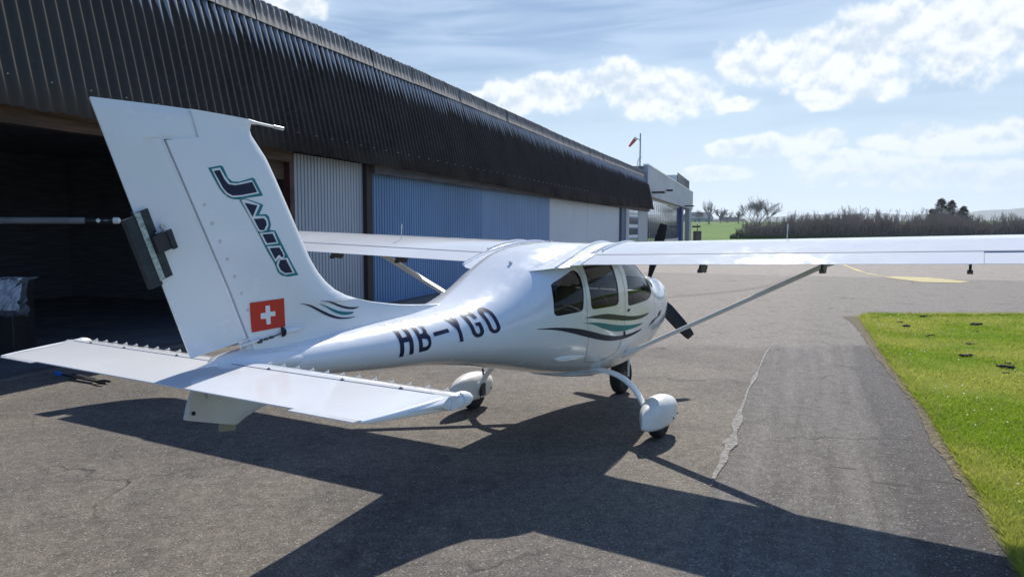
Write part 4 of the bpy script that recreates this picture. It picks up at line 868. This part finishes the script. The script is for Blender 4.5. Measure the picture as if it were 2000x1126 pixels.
# door and cowl seams (thin recessed-looking lines), door handle
def sline(name,P,w,m,off=.0015):
    P=np.array(P,float);V=[];F=[];k_=np.linspace(0,len(P)-1,(len(P)-1)*8+1);x=np.interp(k_,range(len(P)),P[:,0]);z=np.interp(k_,range(len(P)),P[:,1])
    for i in range(len(x)):
        a,b=max(i-1,0),min(i+1,len(x)-1);d=np.array([x[b]-x[a],z[b]-z[a]]);d/=np.linalg.norm(d)+1e-9
        for s in(1,-1): X_,Z_=x[i]-d[1]*w*s,z[i]+d[0]*w*s; V.append(fpt(X_,fal(X_,Z_),off))
        if i: F.append((2*i-2,2*i-1,2*i+1,2*i))
    return link(name,V,F,m,fus,True,80)
M['gap']=mat('panel_gap',(.10,.105,.11),.8)
sline('door_seam',[(.14,1.47),(.165,1.35),(.17,1.2),(.16,1.0),(.13,.80),(.08,.66)],.0028,M['gap'])
sline('door_seam',[(-.55,1.46),(-.56,1.2),(-.55,1.0),(-.49,.78),(-.42,.66)],.0018,M['gap']); sline('door_seam',[(-.42,.66),(-.2,.62),(.08,.66)],.0018,M['gap'])
sline('cowl_seam',[(1.15,1.15),(1.14,.95),(1.12,.75),(1.08,.60)],.002,M['gap'])
hd=MB(); pz=fpt(.16,fal(.16,.835)); hd.obox(tuple(pz-np.array([0,.004,0])),(.007,0,0),(0,.006,0),(0,0,.018)); hd.build('door_handle',M['black'],fus,False)
hd=MB(); pz=fpt(.235,fal(.235,1.03)); hd.obox(tuple(pz-np.array([0,.006,0])),(.02,0,.008),(0,.006,0),(-.003,0,.006)); hd.build('door_latch',M['steel'],fus,False)
# belly blister, belly fairings
for s in (1,-1):
    b_=MB();V=[]
    secs=[]
    for t_ in np.linspace(0,1,15):
        xx=-.86+.40*t_; zz=.742-.03*t_; c=np.array(fpt(xx,fal(xx,zz))); rr2=.036*(math.sin(PI*t_**.6)**.7 if 0<t_<1 else .02)
        secs.append([(xx,s*(c[1]-0.0-rr2*.55*max(0,math.cos(a))),zz+rr2*math.sin(a)*.9-.0) for a in np.linspace(0,2*PI,13)[:-1]])
    b_.loft(secs).build('belly_blister',M['white'],fus)
MB().loft([[(x_,w_*math.cos(a),z_+h_*math.sin(a)) for a in np.linspace(0,2*PI,17)[:-1]] for x_,w_,z_,h_ in [(-.42,.04,.515,.01),(-.25,.24,.492,.025),(0,.34,.47,.04),(.2,.33,.45,.03),(.35,.2,.44,.01)]]).build('gear_fairing',M['white'],fus)
# --- wings
DI=.028
def foil(s):
    tt=.128*5*(.2969*np.sqrt(s)-.126*s-.3516*s**2+.2843*s**3-.1020*s**4); p=.4;m_=.028
    cm=np.where(s<p,m_/p**2*(2*p*s-s*s),m_/(1-p)**2*((1-2*p)+2*p*s-s*s)); return cm+tt,cm-tt
def wsec(y,xle,xte,s0,s1,n=18,zo=0.,lez=1.535,tez=1.455,dz=None):
    c=xle-xte; s=s0+(s1-s0)*(.5-.5*np.cos(np.linspace(0,PI,n))) if s0==0 else np.linspace(s0,s1,max(4,n//3))
    if s0==0: s=s1*(1-np.cos(np.linspace(0,PI/2,n)))
    u,l=foil(s); x=xle-c*s; z0=lez+(tez-lez)*s+DI*abs(y)+zo
    up=[(a,y,b) for a,b in zip(x,z0+u*c)]; lo=[(a,y,b) for a,b in zip(x,z0+l*c)][::-1]
    return up+(lo[:-1] if s0==0 else lo)
XL,XT=.52,-.676; SH_=.786
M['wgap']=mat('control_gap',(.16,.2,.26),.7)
for s in (-1,1):
    w=MB(); nm='right' if s<0 else 'left'
    ys=[.545,.9,1.6,2.4,3.2,4.0,4.35]; w.loft([wsec(s*y,XL,XT,0,SH_,26) for y in ys]+[wsec(s*4.5,XL-.06,XT+.0,0,SH_,26,-.004),wsec(s*4.62,XL-.2,XT-.0,.0,SH_,26,-.012)])
    wg=w.build('wing',M['white_w'],AC)
    fl_=MB(); fl_.loft([wsec(s*y,XL,XT,SH_+.006,1,12) for y in (.555,1.4,2.3,3.1992)]); fo=fl_.build('flap',M['white_w'],wg,True,50)
    al_=MB(); al_.loft([wsec(s*y,XL,XT+.02,(SH_+.006)*1.196/1.176,1,12,.0) for y in (3.20,3.8,4.5)]); ao=al_.build('aileron',M['white_w'],wg,True,50)
    tp=MB(); tp.loft([wsec(s*4.625,XL-.2,XT,0,1,30,-.012),wsec(s*4.72,XL-.36,XT-.01,0,1,30,-.022),wsec(s*4.82,XL-.72,XT-.03,0,1,30,-.035),wsec(s*4.86,XL-1.0,XT-.04,0,1,30,-.04)]); tp.build('wing_tip',M['white'],wg)
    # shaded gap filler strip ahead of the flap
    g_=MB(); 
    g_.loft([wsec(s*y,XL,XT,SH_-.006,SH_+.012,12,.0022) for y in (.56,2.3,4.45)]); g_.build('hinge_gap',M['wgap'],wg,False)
    # root cuff
    c_=MB(); c_.loft([wsec(s*y,XL+dx,t_,0,1,34,zz) for y,dx,t_,zz in [(.26,.03,-1.02,-.036),(.34,.03,-.98,-.030),(.42,.02,-.90,-.020),(.46,0,-.86,-.018),(.50,0,-.80,-.013)]]); c_.build('wing_root_fairing',M['white'],wg,True,50)
    c_=MB(); c_.loft([wsec(s*y,XL,XT-.0,0,.76,26,-.010) for y in (.499,.546)]); c_.build('root_gap_panel',M['white'],wg)
    c_=MB(); c_.loft([wsec(s*y,XL,XT-dx,.762,1,12,-.003) for y,dx in ((.5005,.11),(.5445,.02))]); c_.build('flap_root_filler',M['white'],wg,False)
    # raised bead over the cuff
    P=[]
    for q in np.linspace(.13,.985,24):
        yy=.33+.10*min(1,max(0,(q-.2)/.6)); xte=-.98+.08*min(1,max(0,(yy-.34)/.08)); c=XL+.03-xte; z=1.535-.08*q+DI*yy+foil(np.array([q]))[0][0]*c-.022; P.append((XL+.03-c*q,s*yy,z))
    MB().tube(P,[.010]*len(P),10).build('root_bead',M['white'],wg)
    P=[]
    for q in np.linspace(.12,.70,14):
        c=XL-XT; P.append((XL-c*q,s*.562,1.535-.08*q+DI*.56+foil(np.array([q]))[0][0]*c+.004))
    MB().tube(P,.010,10).build('root_seal',M['white'],wg)
    # flap / aileron hinge brackets
    for y in (1.443,2.279,3.131,4.1):
        z=1.455+DI*y
        hb=MB(); hb.obox((-.46,s*y,z-.035),(.075,0,-.012),(0,.008,0),(.02,0,.026)); hb.obox((-.53,s*y,z-.055),(.018,0,0),(0,.016,0),(0,0,.012)); hb.build('hinge_bracket',M['steel'],wg,False)
    # tank vent / tie-down post
    yv=1.85 if s<0 else 1.75; xv=.45 if s<0 else -.1
    zq=1.535+DI*yv+.05
    MB().tube([(xv,s*yv,zq),(xv+.005,s*yv,1.73),(xv+.01,s*yv,1.79)],[.005,.005,.009],8).build('vent_post',M['alu'],wg)
    # strut
    a=np.array([.33,s*.44,.585]);b=np.array([.10,s*2.3,1.53]); d=(b-a)/np.linalg.norm(b-a); ch=np.array([1.,0,0])-d*d[0]; ch/=np.linalg.norm(ch); nn=np.cross(d,ch)
    def ssec(t_,c,h_): 
        o_=a+(b-a)*t_; return [tuple(o_+ch*c*(math.cos(q)*.5+ .10*math.cos(2*q))+nn*h_*.5*math.sin(q)) for q in np.linspace(0,2*PI,15)[:-1]]
    sm_=MB(); sm_.loft([ssec(t_,.115,.036) for t_ in (.05,.5,.94)]); sp_=sm_.build('wing_strut',M['white2'],AC)
    MB().loft([ssec(t_,c,h_) for t_,c,h_ in [(-.03,.03,.03),(0.,.09,.05),(.06,.12,.05),(.11,.118,.04)]]).build('strut_fairing',M['white'],sp_)
    MB().loft([ssec(t_,c,h_) for t_,c,h_ in [(.94,.118,.04),(.97,.125,.05),(1.01,.12,.066)]]).build('strut_fairing',M['white'],sp_)
    MB().tube([tuple(a+np.array([-.05,s*.01,-.02])),tuple(a+np.array([-.03,s*.05,.02]))],.016,8).build('strut_bolt',M['alu'],sp_)
# --- fin and rudder
LEc=[(-3.335,2.293),(-3.352,2.245),(-3.345,2.22),(-3.252,2.109),(-3.19,2.0),(-3.123,1.875),(-3.07,1.775),(-3.021,1.682),(-2.968,1.585),(-2.912,1.508),(-2.85,1.447),(-2.78,1.398),(-2.69,1.358),(-2.586,1.328),(-2.47,1.302),(-2.35,1.283),(-2.2,1.262),(-2.05,1.248),(-1.9,1.238),(-1.75,1.232),(-1.6,1.228)]
LEc=np.array(LEc)
hingex=lambda z:float(np.interp(z,[1.10,1.19,1.46,2.151],[-3.39,-3.42,-3.53,-3.845]))
def ft(d): d=np.minimum(d/.34,1); return .043*np.sqrt(np.clip(d*(2-d),0,1))
rows=[]
kk=np.linspace(0,len(LEc)-1,90); LX=np.interp(kk,range(len(LEc)),LEc[:,0]);LZ=np.interp(kk,range(len(LEc)),LEc[:,1])
for x_,z_ in zip(LX,LZ):
    if z_>2.152: B=(-3.717+(2.30-z_)*.32,z_-.0+.004)
    elif z_>1.30: B=(hingex(z_),z_)
    else: B=None
    rows.append([(x_,z_),B])
idx=[i for i,r_ in enumerate(rows) if r_[1] is None]; n0=idx[0]; zl_=rows[n0-1][1][1]
for j,i in enumerate(idx):
    t_=(j+1)/len(idx); 
    if t_<.35: q=t_/.35; z_=zl_+(1.10-zl_)*q; rows[i][1]=(hingex(z_),z_)
    else: q=(t_-.35)/.65; rows[i][1]=(-3.39+(1.79)*q,1.10+.03*q)
def plate(name,rows,tf,m,parent,ms=16,ax='y',pw=1.6,ang=40):
    V=[];F=[];n=len(rows)
    for sgn in (1,-1):
        for (A,B) in rows:
            A=np.array(A);B=np.array(B)
            for q in range(ms+1):
                s=(q/ms)**pw; P=A+(B-A)*s; t3=tf(P,np.linalg.norm(P-A),s)
                V.append((P[0],sgn*t3,P[1]) if ax=='y' else (P[0],P[1],ax_z(P)+sgn*t3))
    N_=n*(ms+1)
    for i in range(n-1):
        for q in range(ms):
            a=i*(ms+1)+q; F.append((a,a+1,a+ms+2,a+ms+1)); F.append((N_+a,N_+a+ms+1,N_+a+ms+2,N_+a+1))
    per=[i*(ms+1) for i in range(n)]+[(n-1)*(ms+1)+q for q in range(1,ms+1)]+[i*(ms+1)+ms for i in range(n-2,-1,-1)]+[q for q in range(ms-1,0,-1)]
    for i in range(len(per)): a,b=per[i],per[(i+1)%len(per)]; F.append((a,b,N_+b,N_+a))
    bm=bmesh.new(); vs=[bm.verts.new(p) for p in V]
    for f_ in F:
        try: bm.faces.new([vs[i] for i in f_])
        except ValueError: pass
    bmesh.ops.remove_doubles(bm,verts=bm.verts,dist=.0003); bmesh.ops.recalc_face_normals(bm,faces=bm.faces)
    me=bpy.data.meshes.new(name); bm.to_mesh(me); bm.free(); me.materials.append(m); me.polygons.foreach_set('use_smooth',[True]*len(me.polygons)); me.set_sharp_from_angle(angle=R(ang))
    o=bpy.data.objects.new(name,me); COL.objects.link(o); o.parent=parent; return o
def tfin(P,d,s):
    dm=float(np.min(np.hypot(LX-P[0],LZ-P[1]))) if P[1]<1.33 else d
    return float(ft(np.array(max(min(d,dm+.03*min(1,d/.05)) if d<dm else dm,.00002)))) + (.02*max(0,(1.30-P[1])/.2)**2 if P[1]<1.3 else 0)*min(1,dm/.12)
fin=plate('fin',rows,tfin,M['white'],AC,26)
def rt(x,z):
    xt=float(np.interp(z,[1.135,2.29],[-3.729,-4.155])); h_=hingex(min(z,2.151)); return .004+.034*min(1,max(0,(x-xt)/(h_-xt)))**.9
rr_=[]
for z_ in np.linspace(1.135,2.146,30):
    xt=float(np.interp(z_,[1.135,2.29],[-3.729,-4.155])); zz=z_+(1.19-1.135)*max(0,1-(z_-1.135)/.25); rr_.append([(hingex(zz)-.006,zz),(xt,z_)])
hr=[[(-3.672+(z_-2.156)*-.30,z_),(float(np.interp(z_,[1.135,2.29],[-3.729,-4.155])),z_)] for z_ in np.linspace(2.158,2.285,8)]
hr+=[[(-3.722,2.297),(-4.150,2.291)]]
rud=plate('rudder',rr_+hr,lambda P,d,s:min(.039,rt(P[0],P[1]))*(1 if P[1]<2.28 else .8)*(.88+.12*min(1,d/.02)),M['white'],AC,20,pw=1.)
MB().box((-3.84,-.030,2.12),(-3.69,.030,2.152)).build('horn_gap',M['gap'],fin,False)
# hinge bead
MB().tube([(hingex(z_)-.016,-.028,z_) for z_ in np.linspace(1.2,2.14,12)],.011,10).build('hinge_bead',M['white'],rud); MB().tube([(hingex(z_)-.016,.028,z_) for z_ in np.linspace(1.2,2.14,12)],.011,10).build('hinge_bead',M['white'],rud)
for z_ in np.linspace(1.34,1.86,7):
    x_=hingex(z_)+.055; MB().tube([(x_,-.040,z_),(x_,-.0455,z_)],.009,10).build('fin_bolt',M['beige'],fin)
MB().tube([(-3.36,0,2.285),(-3.30,0,2.284),(-3.2,0,2.278)],[.014,.007,.006],10).build('pitot_probe',M['white2'],fin)
MB().tube([(-3.2,0,2.278),(-3.135,0,2.274)],.0095,10).build('probe_tip',M['alu'],fin)
def fdecal(name,L,m,off,h=.03):
    def mp(p):
        d=np.array([np.min(np.hypot(LX-a,LZ-b)) for a,b in p]); 
        zz=np.interp(p[:,1],LZ[::-1],LX[::-1]); d2=np.where(p[:,1]>1.33,zz-p[:,0],d); fl=np.where(p[:,1]<1.3,.02*np.clip((1.30-p[:,1])/.2,0,9)**2,0)*np.minimum(1,d2/.12); return np.c_[p[:,0],-(ft(np.clip(d2,0.001,9))+fl+off),p[:,1]]
    vv,ff=flatpoly(L,mp,h); return link(name,vv,ff,m,fin,True,80)
fdecal('logo_backing',DEC['tJ'],M['teal'],.002); fdecal('logo_backing',DEC['tR'],M['teal'],.002)
M['vwhite']=mat('white_vinyl',(.78,.78,.78),.3,coat=.3)
for q in 'JAIRU': fdecal('logo_outline',DEC['w'+q],M['vwhite'],.0032)
for q in 'JABIRU': fdecal('logo_letter',DEC['n'+q] if q!='B' else DEC['nB'],M['navy'],.0045)
fdecal('swiss_flag',DEC['flag'],M['red'],.003); fdecal('white_cross',DEC['cross'],M['vwhite'],.0045)
fdecal('fin_stripe',rounded(DEC['f1'],n=1),M['navy'],.003); fdecal('fin_stripe',rounded(DEC['f2'],n=1),M['teal'],.003); fdecal('fin_stripe',rounded(DEC['f3'],n=1),M['navy'],.003)
# rudder linkage
MB().tube([(-3.375,-.062,1.178),(-3.30,-.066,1.188),(-3.215,-.062,1.205)],.0035,8).build('rudder_cable',M['steel'],fin)
for x_,z_,r_ in [(-3.375,1.178,.012),(-3.30,1.188,.007),(-3.335,1.183,.006)]: MB().tube([(x_-.01,-.064,z_),(x_+.01,-.064,z_)],r_,8).build('cable_fitting',M['steel'],fin)
MB().tube([(-3.222,-.052,1.206),(-3.212,-.052,1.206)],.026,14).build('grommet',M['black'],fin)
MB().loft([[(x_,-.045-r_*.7+r_*math.cos(a),1.21+.0*x_+r_*.8*math.sin(a)) for a in np.linspace(0,2*PI,13)[:-1]] for x_,r_ in [(-3.212,.022),(-3.18,.022),(-3.12,.016),(-3.06,.004)]]).build('cable_fairing',M['white'],fin)
MB().add([(-3.45,-.02,1.12),(-3.42,-.02,1.12),(-3.40,-.05,1.12),(-3.405,-.02,1.17),(-3.405,-.03,1.17)],[(0,1,3),(1,2,4,3),(0,3,4,2)]).build('tail_gusset',M['white'],fin,False)
MB().obox((-3.43,-.05,1.178),(.05,0,.008),(0,.022,0),(0,0,.004)).build('rudder_horn',M['white'],rud,False)
# --- tailplane
ax_z=lambda P:1.062
def thx(P,d,s): return .003+.026*math.sqrt(min(1,max(0,d)/.10))*(1.)
st_rows=[]
for y in np.linspace(-1.41,1.41,61):
    le=-3.395-.025*(abs(y)/1.4)-.0; 
    if abs(y)>1.36: le-= (abs(y)-1.36)*.6
    st_rows.append([(le,y),(-3.560,y)])
stab=plate('tailplane',st_rows,lambda P,d,s:.003+.027*math.sqrt(min(1,d/.11)),M['white_w'],AC,14,ax='x')
el_rows=[]
for y in np.linspace(-1.40,1.40,61):
    te=-3.952
    if abs(y)>1.312: te=-3.952+(abs(y)-1.312)/.088*.34
    el_rows.append([(-3.566,y),(min(te,-3.58),y)])
elev=plate('elevator',el_rows,lambda P,d,s:.0025+.0265*max(0,1-s)**.85,M['white_w'],AC,14,ax='x',pw=1.,ang=50)
for s in(-1,1):
    MB().box((-3.985,min(s*.95,s*1.285),1.0605),(-3.946,max(s*.95,s*1.262),1.0645)).build('trim_strip',M['white'],elev,False)
    secs=[]
    for t_ in np.linspace(0,1,16):
        x_=-3.962+.472*t_; y_=1.302+.088*t_**.8; r_=.006+.030*t_**.9
        secs.append([(x_,s*(y_+r_*.75*math.cos(a)),1.060+r_*math.sin(a)*.95) for a in np.linspace(0,2*PI,17)[:-1]])
    MB().loft(secs).build('tip_fairing',M['white'],elev)
    secs=[]
    for t_ in np.linspace(0,1,12):
        x_=-3.492+.075*t_; r_=.036*math.sqrt(max(.0004,1-t_**2)); secs.append([(x_,s*(1.392+.01*t_+r_*.9*math.cos(a)),1.060+r_*math.sin(a)) for a in np.linspace(0,2*PI,17)[:-1]])
    MB().loft(secs).build('tip_bulb',M['white2'],stab)
    for y in np.linspace(.20 if s<0 else .42,1.30,12 if s<0 else 10):
        vg=MB(); x_=-3.415-.025*y/1.4; z_=1.062+.022
        vg.add([(x_-.022,s*y-.0008,z_),(x_+.003,s*y-.0008,z_-.004),(x_-.003,s*y-.0008,z_+.010),(x_-.022,s*y+.0008,z_),(x_+.003,s*y+.0008,z_-.004),(x_-.003,s*y+.0008,z_+.010)],[(0,1,2),(5,4,3),(0,3,4,1),(1,4,5,2),(2,5,3,0)])
        vg.obox((x_-.013,s*y,z_+.001),(.012,0,-.001),(0,.0035,0),(0,0,.0008)); vg.build('vortex_generator',M['white2'],stab,False)
    for y in (.35,.82,1.15): MB().tube([(-3.563,s*y-.010,1.094),(-3.563,s*y+.010,1.094)],.003,6).tube([(-3.563,s*y,1.088),(-3.563,s*y,1.102)],.0022,6).build('elevator_hinge',M['steel'],stab)
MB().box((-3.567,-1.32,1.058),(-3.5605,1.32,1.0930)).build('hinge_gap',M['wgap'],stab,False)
# fairing between tail cone and tailplane
MB().loft([[(x_,w_*math.cos(a),z_+h_*math.sin(a)) for a in np.linspace(0,2*PI,25)[:-1]] for x_,w_,z_,h_ in [(-2.75,.10,1.03,.05),(-3.0,.135,1.045,.078),(-3.2,.145,1.055,.080),(-3.40,.142,1.065,.078),(-3.50,.125,1.07,.064),(-3.565,.10,1.072,.05),(-3.60,.06,1.074,.03)]]).build('tail_fairing',M['white'],fus)
# ventral fin
vr=[[(-3.20,1.02),(-3.70,1.02)],[(-3.22,.93),(-3.72,.99)],[(-3.24,.87),(-3.73,.965)],[(-3.30,.825),(-3.745,.93)],[(-3.38,.805),(-3.755,.90)],[(-3.43,.79),(-3.762,.87)],[(-3.46,.775),(-3.768,.852)],[(-3.485,.762),(-3.765,.846)]]
vf=plate('ventral_fin',vr,lambda P,d,s:.028*math.sqrt(min(1,(d+.01)/.1))*(1-.5*s),M['beige'],AC,12,pw=1.2)
MB().tube([(-3.735,-.018,.875),(-3.735,-.0225,.875)],.010,12).build('tie_down_hole',M['black'],vf)
MB().box((-3.66,-.026,.93),(-3.58,-.0235,.985)).build('inspection_plate',M['beige'],vf,False)
bevel(MB().obox((-3.535,0,.762),(.042,0,-.006),(0,.014,0),(.003,0,.02)).build('tail_skid',M['skid'],vf,False),.003)
# --- undercarriage
for s in (-1,1):
    P=[(-.03,.22,.50),(-.03,.34,.525),(-.03,.45,.525),(-.03,.56,.505),(-.03,.655,.465),(-.03,.73,.405),(-.03,.79,.33),(-.03,.835,.25),(-.03,.85,.20)]
    P=[np.array((p[0],s*p[1],p[2])) for p in P]; kf=np.linspace(0,len(P)-1,33); A_=np.array(P); Q=np.stack([np.interp(kf,range(len(P)),A_[:,j]) for j in range(3)],1)
    for _ in range(3): Q[1:-1]=(Q[:-2]+2*Q[1:-1]+Q[2:])/4
    secs=[]
    for i in range(len(Q)):
        d=Q[min(i+1,len(Q)-1)]-Q[max(i-1,0)]; d/=np.linalg.norm(d); nv=np.cross(d,[1,0,0]); wv=.058-.018*i/len(Q); hv=.014
        secs.append([tuple(Q[i]+np.array([1,0,0])*wv*math.copysign(abs(math.cos(a))**.6,math.cos(a))+nv*hv*math.copysign(abs(math.sin(a))**.6,math.sin(a))) for a in np.linspace(0,2*PI,17)[:-1]])
    lg=MB().loft(secs).build('gear_leg',M['white'],AC)
    yc=s*.95
    wh=MB(); prof_=[(.05,-.045),(.10,-.052),(.145,-.052),(.166,-.04),(.172,-.015),(.172,.015),(.166,.04),(.145,.052),(.10,.052),(.05,.045)]; N_=40; V=[];F=[]
    for i in range(N_):
        a=2*PI*i/N_
        for r_,w_ in prof_: V.append((r_*math.cos(a),yc+w_,.171+r_*math.sin(a)))
    m9=len(prof_)
    for i in range(N_):
        for j in range(m9): F.append((i*m9+j,((i+1)%N_)*m9+j,((i+1)%N_)*m9+(j+1)%m9,i*m9+(j+1)%m9))
    wl=wh.add(V,F).build('main_wheel',M['rubber'],AC); MB().tube([(0,yc-.04,.171),(0,yc+.04,.171)],.07,20).build('rim',M['alu'],wl)
    # spat
    secs=[]; kx=[-.375,-.36,-.30,-.22,-.12,0,.10,.18,.25,.30,.32]; kw=[.006,.018,.055,.085,.108,.118,.114,.10,.072,.04,.008]; kt=[.262,.272,.305,.333,.352,.358,.350,.332,.300,.255,.215]; kb=[.15,.14,.115,.105,.10,.10,.102,.11,.13,.16,.19]
    for x_ in np.concatenate([np.linspace(-.375,.25,22),np.linspace(.265,.32,6)]):
        w_,t_,b_=[float(np.interp(x_,kx,k2)) for k2 in (kw,kt,kb)]; sec=[]; zc=b_+(t_-b_)*.52
        for a in np.linspace(0,2*PI,29)[:-1]:
            c,sn=math.cos(a),math.sin(a); nt_,nb_=2.3,5.
            n_=nt_ if sn>0 else nb_; r_=(abs(c)**n_+abs(sn)**n_)**(-1/n_); sec.append((x_,yc+w_*r_*c*(1 if sn>0 else 1-.12*abs(sn)),zc+((t_-zc) if sn>0 else (zc-b_))*r_*sn))
        secs.append(sec)
    sp=MB().loft(secs).build('wheel_spat',M['white2'],wl,True,50)
    for x_,z_ in ((.03,.17),(.16,.185)): 
        yo=float(np.interp(x_,kx,kw)); MB().tube([(x_,yc-yo*1.0-.001,z_),(x_,yc-yo*1.0-.006,z_)],.009,10).build('spat_screw',M['steel'],sp)
    if s>0:
        MB().tube([(.02,yc-.10,.40),(-.0,yc-.125,.34),(-.03,yc-.13,.26)],.011,8).build('brake_line',M['steel'],lg)
        MB().box((-.06,yc-.15,.15),(.0,yc-.118,.27)).build('brake_caliper',M['steel'],lg,False)
        MB().tube([(-.04,yc-.13,.27),(-.07,yc-.14,.20),(-.05,yc-.12,.12)],.005,6).build('brake_hose',M['black'],lg)
    else: MB().tube([(-.03,s*.70,.43),(-.03,s*.785,.31)],.005,6).build('brake_line',M['black'],lg)
# nose gear
nw=MB(); V=[];F=[]; prof_=[(.06,-.05),(.11,-.06),(.16,-.06),(.185,-.042),(.19,-.015),(.19,.015),(.185,.042),(.16,.06),(.11,.06),(.06,.05)]
for i in range(40):
    a=2*PI*i/40
    for r_,w_ in prof_: V.append((1.404+r_*math.cos(a),w_,.189+r_*math.sin(a)))
for i in range(40):
    for j in range(10): F.append((i*10+j,((i+1)%40)*10+j,((i+1)%40)*10+(j+1)%10,i*10+(j+1)%10))
nwo=nw.add(V,F).build('nose_wheel',M['rubber'],AC); MB().tube([(1.404,-.045,.189),(1.404,.045,.189)],.075,20).build('rim',M['steel'],nwo)
ng=MB(); ng.tube([(1.40,-.085,.189),(1.40,-.09,.40),(1.42,-.05,.44)],.014,8); ng.tube([(1.40,.085,.189),(1.40,.09,.40),(1.42,.05,.44)],.014,8); ng.obox((1.41,0,.435),(.04,0,0),(0,.09,0),(0,0,.015)); nf=ng.build('nose_fork',M['white2'],AC)
MB().tube([(1.41,0,.44),(1.36,0,.66)],.028,12).build('oleo',M['steel'],nf); MB().box((1.33,-.07,.40),(1.39,-.02,.50)).build('steering_link',M['black'],nf,False)
# --- propeller
pr=thing('propeller',None,None,(2.115,0,1.0839)); del_=[pr.__delitem__(k_) for k_ in ('label','category') if k_ in pr]; pr.parent=AC
MB().tube([(-.09,0,0),(-.03,0,0),(.02,0,0)],[.09,.11,.11],24).build('hub',M['black'],pr)
MB().loft([[(x_,r_*math.cos(a),r_*math.sin(a)) for a in np.linspace(0,2*PI,25)[:-1]] for x_,r_ in [(-.02,.115),(.05,.108),(.12,.085),(.18,.05),(.215,.012)]]).build('spinner',M['white'],pr)
for k_ in range(3):
    a=.2587+k_*2*PI/3; ra=np.array([0,-math.sin(a),math.cos(a)]); ta=np.array([0,-math.cos(a),-math.sin(a)]); secs=[]
    for q in np.linspace(0,1,20):
        r_=.07+(.7459-.07)*q; c=float(np.interp(q,[0,.15,.4,.75,.97,1],[.06,.10,.155,.14,.105,.085])); th_=R(float(np.interp(q,[0,1],[42,12]))); cd=ta*math.cos(th_)+np.array([1,0,0])*math.sin(th_)*-1; nd=np.cross(cd,ra); tk=float(np.interp(q,[0,.2,1],[.03,.018,.006]))
        secs.append([tuple(ra*r_+cd*c*.5*math.cos(b)+nd*tk*.5*math.sin(b)) for b in np.linspace(0,2*PI,13)[:-1]])
    MB().loft(secs).build('blade',M['black'],pr)
MB().box((1.62,-.2,.60),(1.9,.2,.645)).build('oil_cooler_duct',M['beige'],fus,False)
for y in(-.15,.15): MB().tube([(2.03,y,1.03),(2.045,y,1.03)],.06,20).build('air_intake',M['black'],fus)
# small roof fittings
for x_,y_ in ((-.05,.10),(-.05,.06)): MB().tube([(x_,y_,1.62),(x_,y_,1.645)],.008,8).build('roof_stud',M['white2'],fus)
MB().obox((-1.0,-.10,1.485),(.018,0,-.008),(0,.012,0),(0,0,.005)).build('roof_vent',M['white2'],fus,False)

# --- rudder gust lock: separate thing clamped over the trailing edge
GL=thing('gust_lock','dark board clamp with a pale metal strip fitted over the rudder trailing edge','gust lock',(.4295,6.6643,0),math.atan2(.852,.524))
e1=np.array([-.1,0,-.0]); dn=np.array([.1665,0,-.451]);dn/=np.linalg.norm(dn) # along the trailing edge downwards
fwv=np.array([-dn[2],0,dn[0]]); 
def T3(a,b,y=0): return np.array([-3.985,0,1.822])+fwv*a+dn*b+np.array([0,y,0])
def gb(name,a0,a1,b0,b1,y0,y1,m,par=GL,bv=.0):
    o=MB().add([tuple(T3(a,b,y)) for y in (y0,y1) for b in (b0,b1) for a in (a0,a1)],[(0,1,3,2),(4,6,7,5),(0,4,5,1),(2,3,7,6),(0,2,6,4),(1,5,7,3)]).build(name,m,par,False); return o
for sg in(-1,1):
    y0,y1=(.014,.020) if sg>0 else (-.022,-.014)
    gb('side_plate',.0,.058,.005,.325,y0,y1,M['lock'])
gb('rear_plate',-.062,-.002,.02,.345,-.020,.010,M['lock'])
for b0,b1 in ((.006,.13),(.131,.205),(.206,.325)): gb('hinge_strip',-.012,.014,b0,b1,-.026,-.0222,M['hinge'])
gb('clamp_block',.018,.106,.125,.205,-.048,-.0222,M['lock2']); gb('clamp_block',.018,.106,.125,.205,.0202,.045,M['lock2'])
gb('clamp_face',.084,.110,.120,.210,-.055,-.0485,M['lock'])
MB().tube([tuple(T3(.04,.118,-.035)),tuple(T3(.09,.112,-.035))],.0035,8).tube([tuple(T3(.085,.098,-.035)),tuple(T3(.085,.125,-.035))],.006,8).build('clamp_screw',M['alu'],GL)
MB().tube([tuple(T3(.085,.10,-.04)),tuple(T3(.085,.10,-.03))],.012,6).build('wing_nut',M['alu'],GL)
